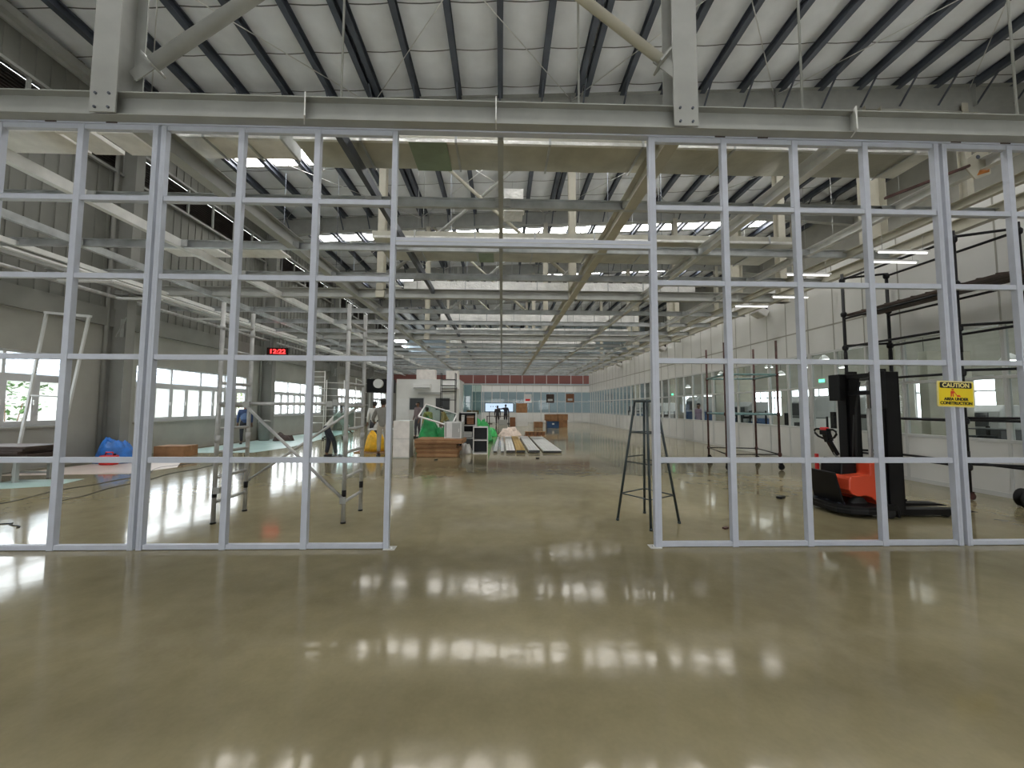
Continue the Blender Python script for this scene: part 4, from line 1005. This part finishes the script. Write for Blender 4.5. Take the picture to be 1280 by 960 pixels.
# hand cart with yellow cloth, clutter on the left floor
root = empty('pallet_board', 'thin brown board on the floor under the yellow cloth', 'board', (-4.2,12.9,0)); MB().box(-.55,-.4,.0,.45,.4,.03).build('board', M['wood'], root, .004); MB().box(-.55,-.41,.0,.45,-.40,.032).build('edge', M['card_edge'], root)
m = MB(); m.heap(0,0,.34,.3,.62,23,14,36,.45,.45); o = m.build('yellow_cloth', M['yellow_bag']); o.location = (-4.2,12.9,.032); tag(o,'bright yellow cloth bundled on the board behind the man in grey','cloth')
m = MB(); m.heap(0,0,.40,.3,.30,29,12,36,.5,.55); o = m.build('dark_bag', M['dark_wood']); o.location = (-9.45,16.9,.005); tag(o,'dark lumpy bag on the teal film by the left column','bag')
root = empty('grey_bin', 'grey ribbed bin standing by the left wall between two windows', 'bin', (-10.35,17.0,0)); m = MB(); m.lathe([(.20,0),(.24,.75),(.26,.78),(.24,.8)],(0,0,0),16); m.build('body', M['plaster_dark'], root); MB().lathe([(.27,.8),(.27,.84),(.1,.9)],(0,0,0),16).build('lid', M['plaster_dark'], root)
root = empty('tool_trolley', 'low white tray of tools on the floor behind the grey scaffold', 'tray', (-4.55,14.6,0)); MB().box(-.4,-.25,.62,.4,.25,.68).build('tray', M['white_cab'], root)
for sx in (-1,1):
    for sy in (-1,1): MB().box(sx*.36-.02,sy*.21-.02,0,sx*.36+.02,sy*.21+.02,.62).build('leg', M['tube_grey'], root)
m = MB(); m.heap(0,0,.25,.18,.22,31,8,24,.6,.7); o = m.build('tool_bag', M['sack']); o.location = (-4.6,14.6,.68); tag(o,'white bag lying on the low tray behind the grey scaffold','bag')
# debris
for (px, py, s, l) in ((976,623,.07,'small dark offcut on the floor left of the stacker truck'),(545,575,.05,'small dark scrap on the floor before the brown cartons'),(672,573,.05,'tiny dark scrap on the floor before the gold profiles'),(907,661,.04,'reddish tape scrap on the floor behind the right frame')):
    p = at_z(px,py); m = MB(); m.cbox((0,0,s*.28),(s*2.0,s*1.1,s*.5),.5); m.cbox((s*.5,s*.4,s*.2),(s*.9,s*.5,s*.35),1.1); o = m.build('floor_scrap', M['black'] if 'dark' in l else M['rust'], None, .004); o.location = (p.x,p.y,.001); tag(o,l,'scrap')
root = empty('hose_reel', 'dark round reel on the floor at the far right edge', 'reel', (at_z(1287,634).x-.05,at_z(1287,634).y,0)); w = MB(); w.lathe([(.05,-.05),(.14,-.05),(.14,-.035),(.07,-.03),(.07,.03),(.14,.035),(.14,.05),(.05,.05)],(0,0,.14),20,'y'); w.build('drum', M['black'], root); MB().tube((0,-.07,.14),(0,.07,.14),.02,10).build('axle', M['rust'], root)
# red led clock on the left column
root = empty('led_clock', 'red digital LED clock hung from the left column', 'clock', (-10.02,17.15,3.93), .12)
MB().box(-.44,0,-.17,.44,.07,.17).build('housing', M['black'], root, .01)
MB().box(-.40,-.004,-.14,.40,0,.14).build('face', M['led_back'], root)
text_mesh('digits','12:22',.27,M['led_red'],root,(0,-.006,-.005),.006,1.15)
m = MB(); m.tube((-.3,.03,.17),(-.3,.03,.75),.01,8); m.tube((.3,.03,.17),(.3,.03,.75),.01,8); m.build('hanger', M['steel'], root)
# floodlights on top of the right wall
for (y, l) in ((12.0,'white tilted floodlight on top of the right wall, nearest of three'),(19.6,'white tilted floodlight on top of the right wall, middle one'),(26.9,'white tilted floodlight on top of the right wall, farthest of three')):
    root = empty('floodlight', l, 'floodlight', (8.42,y,4.5))
    MB().cbox((-.05,0,.10),(.34,.42,.22),0,0,.5).build('housing', M['white_cab'], root, .02); MB().cbox((-.12,0,.005),(.28,.36,.02),0,0,.5).build('lens', M['sack'], root); m = MB(); m.box(.06,-.1,.02,.15,.1,.3); m.box(-.15,.22,.1,.12,.30,.42); m.build('bracket', M['black'], root)
# tube lamps hung at both sides
def tubelamp(x, y, z, L, lit, label):
    root = empty('tube_lamp', label, 'lamp', (x,y,z))
    MB().box(-L/2,-.03,.015,L/2,.03,.045).build('housing', M['white_cab'], root); MB().tube((-L/2+.03,0,0),(L/2-.03,0,0),.014,10).build('tube', M['tube_lit'] if lit else M['tube_white'], root)
    for s in (-.4,.4): MB().tube((s*L,0,.045),(s*L,0,.32),.004,5).build('wire', M['steel'], root)
for (x, y, l) in ((7.2,6.5,'nearest'),(7.5,6.95,'second'),(6.45,7.7,'third'),(7.3,9.3,'fourth'),(6.9,10.2,'fifth')): tubelamp(x,y,4.3,.95,True,'lit white tube lamp hung under the grid near the right wall, %s from the camera' % l)
for (x, y, l) in ((-9.3,8.6,'nearest'),(-9.4,10.0,'second'),(-9.2,12.3,'third'),(-9.3,14.0,'fourth')): tubelamp(x,y,4.25,1.2,False,'unlit white tube lamp hung near the left wall, %s from the camera' % l)
# side room: lamps, exit lights, machines
for i, (px, py) in enumerate(((901,468),(961,459),(976,468),(1009,459),(1030,449),(1053,459),(1155,451),(1195,447),(1262,450),(860,484))):
    p = at_x(px,py,12.0); root = empty('pendant_lamp', 'small bright pendant lamp in the side room behind the right glazing', 'lamp', (p.x,p.y,p.z), 0, 'side room pendant lamps')
    MB().lathe([(.03,.16),(.10,.10),(.17,0),(.16,-.01)],(0,0,0),14).build('shade', M['white_cab'], root); MB().lathe([(.02,.012),(.15,.012),(.15,-.02),(.02,-.03)],(0,0,0),14).build('bulb', M['lamp'], root); MB().tube((0,0,.16),(0,0,1.6),.006,5).build('cord', M['black'], root)
for (px, py, l) in ((841,493,'farther'),(1028,476,'nearer')):
    p = at_x(px,py,11.0); root = empty('exit_light', 'small green exit light in the side room, the %s one' % l, 'exit light', (p.x,p.y,p.z)); MB().box(-.02,-.16,-.09,.02,.16,.09).build('housing', M['wall_trim'], root); MB().box(-.03,-.11,-.05,-.02,.11,.05).build('light_face', M['led_green'], root)
    MB().tube((0,0,.09),(0,0,2.4),.008,6).build('rod', M['steel'], root)
def machine(x, y, w, d, h, mm, label, kind):
    root = empty('workshop_machine', label, 'machine', (x,y,0))
    MB().box(-w/2,-d/2,.1,w/2,d/2,h*.62).build('base_cabinet', M[mm], root, .02)
    MB().prism([(-w/2+.02,h*.62),(w/2-.1,h*.62),(w/2-.1,h),(-w/2+.25,h),(-w/2+.08,h*.9)],'y',-d/2+.05,d/2-.05).build('hood', M['grey_cab' if mm != 'grey_cab' else 'white_cab'], root, .03)
    MB().box(-w/2-.006,-d*.3,h*.66,-w/2+.05,d*.3,h*.88).build('viewing_window', M['inside'], root); MB().box(-w/2-.05,d*.3,h*.45,-w/2,d*.45,h*.7).build('control_panel', M['black'], root, .01)
    for sx in (-1,1):
        for sy in (-1,1): MB().tube((sx*(w/2-.08),sy*(d/2-.08),0),(sx*(w/2-.08),sy*(d/2-.08),.1),.04,10).build('foot', M['black'], root)
machine(10.0,10.3,.9,1.1,2.0,'grey_cab','grey hooded machine behind the right glazing beside the near exit light','a')
machine(12.6,6.9,1.0,1.4,1.7,'inside','dark hooded machine behind the right glazing nearest the camera','a')
machine(10.9,13.2,.9,1.3,1.9,'white_cab','white hooded machine behind the right glazing beyond the rusty scaffold','a')
machine(10.3,15.6,1.0,1.3,1.75,'blue_crate','dark blue hooded machine behind the right glazing beyond the rusty scaffold','a')
machine(12.6,9.6,.9,1.2,1.6,'inside','dark hooded machine behind the stacker truck','a')
machine(10.6,20.2,1.0,1.3,2.1,'blue_crate','tall blue hooded machine behind the right glazing at mid hall','a')
machine(10.4,24.0,1.0,1.3,1.8,'grey_cab','grey hooded machine behind the right glazing far down the hall','a')
machine(10.4,29.0,1.0,1.3,1.8,'white_cab','white hooded machine behind the right glazing near the far corner','a')
root = empty('room_divider', 'cream partition block inside the side room behind the black scaffold', 'partition', (10.8,9.0,0)); MB().box(-.5,-.1,0,.6,.1,2.9).build('panel', M['cream'], root); MB().box(-.5,-.11,0,.6,-.1,.1).build('skirting', M['grey_cab'], root)
root = empty('room_divider', 'pale partition block inside the side room beyond the rusty scaffold', 'partition', (10.5,16.9,0)); MB().box(-.9,-.1,0,.9,.1,2.9).build('panel', M['cream'], root); MB().box(-.9,-.11,0,.9,-.1,.1).build('skirting', M['grey_cab'], root)
# outside the left windows
tag(MB().box(-40,-20,-.30,-11.6,60,-.05).build('ground_outside', mat('pale_concrete_yard',(.55,.55,.52),.8,0,.1,.6)),'pale concrete yard outside the left windows','ground',None,'structure')
root = empty('neighbour_building', 'pale corrugated building across the yard outside the left windows', 'building', (-24,14,0), 0, None, 'structure')
MB().box(-3,-16,0,0,22,3.0).build('facade', mat('pale_facade',(.66,.66,.62),.7), root)
m = MB(); m.add([(-4,-16.5,5.6),(.6,-16.5,3.0),(.6,22.5,3.0),(-4,22.5,5.6),(-4,-16.5,5.7),(.6,-16.5,3.1),(.6,22.5,3.1),(-4,22.5,5.7)],[(0,1,2,3),(7,6,5,4),(0,4,5,1),(1,5,6,2),(2,6,7,3),(3,7,4,0)])
for k in range(60): y = -16.4+.65*k; m.add([(-3.9,y,5.68),(.6,y,3.1),(.6,y+.12,3.1),(-3.9,y+.12,5.68),(-3.9,y,5.74),(.6,y,3.16),(.6,y+.12,3.16),(-3.9,y+.12,5.74)],[(0,1,2,3),(7,6,5,4),(0,4,5,1),(1,5,6,2),(2,6,7,3),(3,7,4,0)])
m.build('corrugated_roof', mat('blue_grey_roof',(.45,.50,.58),.6), root)
gm = mat('yellow_green_foliage',(.20,.30,.05),.7,0,.4,6); gm2 = mat('green_foliage',(.09,.18,.05),.7,0,.4,6)
for i, (x, y, h, mm, l) in enumerate(((-13.6,9.0,1.7,gm,'yellow-green shrub outside the nearest left window'),(-14.0,11.2,2.3,gm2,'green shrub outside between the first two left windows'),(-14.3,14.8,2.2,gm2,'green shrub outside the second left window'),(-14.2,21.0,2.4,gm,'yellow-green shrub outside the third left window'),(-14.6,28.0,2.4,gm2,'green shrub outside the fourth left window'))):
    root = empty('shrub', l, 'shrub', (x,y,-.05)); t = MB()
    for k in range(5): a = k*1.3; t.tube((.04*math.cos(a),.04*math.sin(a),0),(.4*math.cos(a),.4*math.sin(a),h*.7),.02,6,.008)
    t.build('stem', M['wood'], root); lf = MB(); rnd = random.Random(i)
    for k in range(420):
        u, v, w = rnd.gauss(0,.32), rnd.gauss(0,.36), rnd.random()
        c = Vector((u,v,h*(.15+.85*w))); a = rnd.random()*6.3; s = .06+.05*rnd.random()
        d = Vector((math.cos(a),math.sin(a),rnd.uniform(-.5,.8)))*s; e = Vector((-math.sin(a),math.cos(a),rnd.uniform(-.3,.3)))*s*.5
        lf.add([c-d,c+e,c+d,c-e],[(0,1,2,3)])
    lf.build('foliage', mm, root)

# added fill panels that brighten the side room behind the glazing
for i, y in enumerate((7.5, 12.8, 15.4, 19.5, 24.0, 29.0)):
    root = empty('fill_panel', 'long added fill panel hung in the side room behind the right glazing', 'lamp', (13.4,y,4.4), 0, 'side room fill panels')
    MB().box(-.3,-.9,.0,.3,.9,.07).build('housing', M['white_cab'], root); MB().box(-.27,-.87,-.006,.27,.87,0).build('diffuser', M['lamp'], root)
    for s in (-.7,.7): MB().tube((0,s,.07),(0,s,zr(13.4)-4.8),.006,5).build('wire', M['steel'], root)

for (x, y, w, h, l) in ((9.6,11.7,.5,1.25,'dark tool rack behind the right glazing just past the stacker truck'),(9.5,14.3,.6,1.4,'dark tool rack behind the right glazing beyond the rusty scaffold'),(9.5,21.8,.6,1.3,'dark tool rack behind the right glazing past the mauve-shirted person'),(9.6,26.5,.7,1.5,'dark tool rack behind the right glazing far down the hall'),(9.7,7.2,.6,1.15,'dark tool rack behind the black scaffold'),(10.6,6.0,.7,1.35,'dark tool rack behind the right glazing nearest the camera')):
    root = empty('tool_rack', l, 'rack', (x,y,0))
    for sx in (-1,1):
        for sy in (-1,1): MB().box(sx*w/2-.02,sy*.4-.02,0,sx*w/2+.02,sy*.4+.02,h).build('upright', M['black_steel'], root)
    for k in range(3): MB().box(-w/2,-.4,h*(.25+.36*k)-.02,w/2,.4,h*(.25+.36*k)).build('shelf_board', M['inside'], root)
    for k, (yy, c) in enumerate(((-.25,'blue_crate'),(.05,'grey_cab'),(.28,'inside'))): MB().box(-w*.35,yy-.1,h*.61,w*.35,yy+.1,h*(.72+.06*k)).build('bin_tray', M[c], root, .01)
# added fill panels that keep the room past the far partition lit
for x, l in ((1.5,'left one'),(6.5,'right one')):
    root = empty('fill_panel', 'added fill panel in the room past the far partition, %s' % l, 'lamp', (x,40.5,4.2)); MB().box(-1.2,-.3,0,1.2,.3,.07).build('housing', M['white_cab'], root); MB().box(-1.16,-.26,-.006,1.16,.26,0).build('diffuser', M['lamp'], root)
    for s in (-.9,.9): MB().tube((s,0,.07),(s,0,6.4),.006,5).build('wire', M['steel'], root)
# ------------------------------------------------------------------ people
def skin_obj(name, pts, edges, rad, mt, parent, root=0, sub=2):
    me = bpy.data.meshes.new(name); me.from_pydata([tuple(p) for p in pts], edges, [])
    o = bpy.data.objects.new(name, me); COL.objects.link(o)
    sk = o.modifiers.new('skin','SKIN'); sk.use_smooth_shade = True
    ss = o.modifiers.new('sub','SUBSURF'); ss.levels = sub; ss.render_levels = sub
    if not me.skin_vertices: me.attributes.new('skin_vertices','FLOAT','POINT') if False else None
    lay = me.skin_vertices[0].data
    for i, r in enumerate(rad):
        lay[i].radius = (r, r) if not isinstance(r, tuple) else r
        lay[i].use_root = (i == root)
    bpy.context.view_layer.update()
    m2 = bpy.data.meshes.new_from_object(o.evaluated_get(bpy.context.evaluated_depsgraph_get()))
    bpy.data.objects.remove(o); m2.name = name
    m2.materials.clear(); m2.materials.append(mt)
    for p in m2.polygons: p.use_smooth = True
    o = bpy.data.objects.new(name, m2); COL.objects.link(o); o.parent = parent
    return o
class Sk:
    def __init__(s): s.p = []; s.e = []; s.r = []
    def v(s, p, r, link=None):
        s.p.append(Vector(p)); s.r.append(r)
        if link is not None: s.e.append((link, len(s.p)-1))
        return len(s.p)-1
def human(label, x, y, rz, height=1.70, shirt=(.3,.3,.3), pants=(.1,.1,.1), lean=0.0, stride=.05, knee=0.0, hands=None, nod=0.0, hat=None, vest=None):
    """faces +y before turning by rz; hands = two local targets (left, right) or None for hanging arms"""
    s = height/1.75
    root = empty('person', label, 'person', (x,y,0), rz)
    hip = Vector((0,-.10*math.sin(lean)*2-.02*knee,.93-.30*knee))
    up = Vector((0,math.sin(lean),math.cos(lean))); fw = Vector((0,math.cos(lean),-math.sin(lean)))
    side = Vector((1,0,0))
    hd = Vector((0,math.sin(lean*.55+nod),math.cos(lean*.55+nod))); hf = Vector((0,math.cos(lean*.55+nod),-math.sin(lean*.55+nod)))
    spine = hip+up*.20; chest = hip+up*.38; neck0 = hip+up*.53; neck = neck0+hd*.07; 
    hc = neck+hd*.095+hf*.025
    b = Sk()
    i_hip = b.v(hip,(.135,.10)); i_sp = b.v(spine,(.12,.09),i_hip); i_ch = b.v(chest,(.135,.085),i_sp); i_n0 = b.v(neck0,(.07,.065),i_ch); i_nk = b.v(neck,.052,i_n0)
    i_j = b.v(neck+hd*.03+hf*.022,.062,i_nk); i_h1 = b.v(hc,.082,i_j); i_h2 = b.v(hc+hd*.07-hf*.01,.072,i_h1)
    i_ns = b.v(hc+hf*.095-hd*.012,.014,i_h1)
    for sg in (-1,1): b.v(hc+side*sg*.085-hf*.01,.017,i_h1)
    legs = []
    for sg in (-1,1):
        ft = sg*stride
        an = Vector((sg*.10,ft,.075)); hj = hip+side*sg*.09-up*.04
        kn = (hj+an)/2+Vector((sg*.01,.03+.26*knee,.03))
        a = b.v(hj,.088,i_hip); k = b.v(kn,.058,a); q = b.v(kn*.55+an*.45+Vector((0,-.015,0)),.052,k); n = b.v(an,.036,q); b.v(an+Vector((sg*.02,.12,-.045)),.03,n)
        legs.append((hj,kn,an))
    arms = []
    for j, sg in enumerate((-1,1)):
        sh = neck0+side*sg*.19-up*.05
        if hands: hn = Vector(hands[j])
        else: hn = sh+Vector((sg*.06,.10,-.56))
        mid = (sh+hn)/2; d = (hn-sh); L = min(d.length,.56); 
        bend = math.sqrt(max(0,(.285**2)-(L/2)**2)); el = mid+Vector((sg*.35,-.75,-.55)).normalized()*bend
        if d.length > .57: hn = sh+d.normalized()*.565
        a = b.v(sh,.058,i_ch); e = b.v(el,.041,a); w = b.v(hn,.027,e); 
        dr = (hn-el).normalized(); pl = b.v(hn+dr*.055,(.034,.022),w)
        sd = side*1.0; sd = (sd-dr*sd.dot(dr)).normalized(); nm = dr.cross(sd).normalized()
        for f, (off, ln) in enumerate(((-.030,.062),(-.010,.075),(.010,.070),(.030,.055))):
            k1 = b.v(hn+dr*.10+sd*off,.0095,pl); k2 = b.v(hn+dr*(.10+ln*.5)+sd*off*1.1+nm*.006*sg,.0085,k1); b.v(hn+dr*(.10+ln*.9)+sd*off*1.1+nm*.022*sg,.0075,k2)
        t1 = b.v(hn+dr*.04-sd*sg*.040,.011,w); b.v(hn+dr*.085-sd*sg*.055+nm*.012*sg,.009,t1)
        arms.append((sh,el,hn))
    b.p = [p*s for p in b.p]
    b.r = [(r[0]*s,r[1]*s) if isinstance(r, tuple) else r*s for r in b.r]
    skin_obj('body', b.p, b.e, b.r, M['skin'], root)
    # shirt
    c = Sk(); i0 = c.v(hip-up*.09,(.165,.135)); ia = c.v(hip+up*.06,(.158,.125),i0); i1 = c.v(spine,(.15,.115),ia); i2 = c.v(chest,(.178,.14),i1); i3 = c.v(neck0+up*.005,(.095,.092),i2)
    for sh, el, hn in arms:
        a = c.v(sh,.084,i2); e = c.v(el,.056,a); c.v(el+(hn-el)*.82,.043,e)
    c.p = [p*s for p in c.p]; c.r = [(r[0]*s,r[1]*s) if isinstance(r, tuple) else r*s for r in c.r]
    skin_obj('shirt', c.p, c.e, c.r, cloth('cloth_%.2f_%.2f_%.2f' % shirt, shirt), root)
    c = Sk(); iw = c.v(hip+up*.13,(.135,.10)); i0 = c.v(hip+up*.02,(.145,.112),iw)
    for (hj,kn,an) in legs:
        a = c.v(hj,.103,i0); k = c.v(kn,.074,a); q = c.v(kn*.5+an*.5,.066,k); c.v(an+Vector((0,0,.035)),.056,q)
    c.p = [p*s for p in c.p]; c.r = [(r[0]*s,r[1]*s) if isinstance(r, tuple) else r*s for r in c.r]
    skin_obj('trousers', c.p, c.e, c.r, cloth('cloth_%.2f_%.2f_%.2f' % pants, pants), root)
    for sg, (hj,kn,an) in zip((-1,1), legs):
        p = Vector((an.x,an.y,0))*s; m = MB(); m.ball((p.x+sg*.012,p.y+.06,.042*s),.048*s,.135*s,.044*s,12,8); m.box(p.x+sg*.012-.045*s,p.y-.06*s,0.0,p.x+sg*.012+.045*s,p.y+.17*s,.022); m.build('shoe', M['shoe'], root)
    # hair, eyes, mouth
    m = MB(); cc = (hc+hd*.066-hf*.028)*s; m.ball(cc,.090*s,.092*s,.078*s,14,10); m.ball((hc+hd*.015-hf*.050)*s,.082*s,.055*s,.085*s,12,8)
    m.build('hair', M['hair'] if hat is None else cloth('cloth_hat', hat), root)
    if hat: m = MB(); cc = (hc+hd*.065+hf*.07)*s; m.ball(cc,.075*s,.08*s,.012*s,12,6); m.build('cap_peak', cloth('cloth_hat', hat), root)
    for sg in (-1,1): m = MB(); m.ball((hc+hf*.082+side*sg*.032+hd*.012)*s,.012*s); m.ball((hc+hf*.090+side*sg*.032+hd*.012)*s,.0065*s); m.build('eye', M['eye'], root)
    m = MB(); m.ball((hc+hf*.080-hd*.05)*s,.026*s,.01*s,.008*s); m.build('mouth', cloth('cloth_lip',(.16,.05,.045)), root)
    if vest:
        c = Sk(); i0 = c.v((hip+up*.06)*s,(.18*s,.15*s)); i1 = c.v(spine*s,(.18*s,.145*s),i0); c.v((chest+up*.06)*s,(.195*s,.16*s),i1)
        skin_obj('vest', c.p, c.e, c.r, cloth('cloth_vest_%.2f' % vest[0], vest), root)
    return root
human('man in grey shirt and beige trousers seen from behind beside the left jamb', -3.66, 11.9, .15, 1.74, (.23,.22,.20), (.42,.37,.30), 0, .04, 0, ((-.30,.25,1.02),(.30,.22,.95)))
human('man in white shirt and dark trousers farther back, just left of the man in grey', -5.05, 15.3, .4, 1.70, (.75,.74,.72), (.06,.06,.07), 0, .05)
human('man in pale shirt and black trousers stooping to carry the greenish glass sheet', -5.05, 11.55, -1.2, 1.72, (.60,.60,.57), (.03,.035,.05), .65, .14, .15, ((-.22,.62,.75),(.22,.55,.70)))
human('person in a dark blue jacket and grey cap standing by the second left window', -10.15, 15.4, .6, 1.62, (.04,.07,.16), (.02,.02,.025), .12, .05, 0, None, .2, (.30,.31,.33), (.09,.14,.26))
human('man in patterned grey shirt standing behind the dark green sheeting', -4.05, 18.6, 2.4, 1.74, (.22,.17,.18), (.08,.08,.09), 0, .05)
human('black-haired person in olive yellow shirt stooping behind the green sheeting', -3.3, 17.6, .8, 1.62, (.36,.34,.10), (.08,.08,.08), .55, .1, .2)
human('person in mustard yellow shirt bending near the white cabin', -2.72, 18.6, 1.9, 1.62, (.55,.36,.13), (.10,.09,.08), .5, .1, .2)
human('dark silhouetted person seated low at the table before the lit screen', -.35, 32.6, 0, 1.70, (.05,.05,.06), (.03,.03,.03), .1, .05, .3)
human('dark standing person reaching out one arm in front of the lit screen', .35, 32.9, .3, 1.72, (.03,.035,.05), (.02,.02,.025), 0, .06, 0, ((-.62,.30,1.42),(.30,.1,.90)))
human('person in a mauve shirt behind the right glazing at mid hall', 9.45, 18.05, 2.2, 1.72, (.36,.27,.38), (.08,.08,.1), 0, .05)
root = empty('glass_sheet', 'tall greenish glass sheet carried upright by the stooping man', 'glass sheet', (-4.62,11.3,0), -.05)
MB().box(-.30,-.005,.04,.30,.005,1.50).build('pane', M['glass_green'], root, .002); m = MB(); m.box(-.25,-.05,0,-.15,.05,.04); m.box(.15,-.05,0,.25,.05,.04); m.build('foot_block', M['wood'], root)
# ------------------------------------------------------------------ camera, sky, render view
cam = bpy.data.cameras.new('camera'); co = bpy.data.objects.new('camera', cam); COL.objects.link(co)
def axis(u, v, d):
    uu = u*math.cos(RL)-v*math.sin(RL); vv = u*math.sin(RL)+v*math.cos(RL)
    yy = d*math.cos(PT)-vv*math.sin(PT); z = d*math.sin(PT)+vv*math.cos(PT)
    return Vector((uu*math.cos(YW)+yy*math.sin(YW), -uu*math.sin(YW)+yy*math.cos(YW), z))
R, U, D = axis(1,0,0), axis(0,1,0), axis(0,0,1)
co.matrix_world = Matrix(((R.x,U.x,-D.x,0),(R.y,U.y,-D.y,0),(R.z,U.z,-D.z,CH),(0,0,0,1)))
cam.sensor_width = 36; cam.lens = F/1280*36; cam.clip_end = 300; cam.clip_start = .05
SC.camera = co
w = bpy.data.worlds.new('world'); SC.world = w; w.use_nodes = True
bg = w.node_tree.nodes['Background']; bg.inputs[0].default_value = (.93,.97,1.0,1); bg.inputs[1].default_value = 6.0
SC.view_settings.view_transform = 'Standard'; SC.view_settings.look = 'None'; SC.view_settings.gamma = 1.0
SC.view_settings.use_curve_mapping = False; SC.view_settings.exposure = 0.08
SC.cycles.use_denoising = True
SC.cycles.max_bounces = 8; SC.cycles.transparent_max_bounces = 24
SC.cycles.sample_clamp_indirect = 4.0
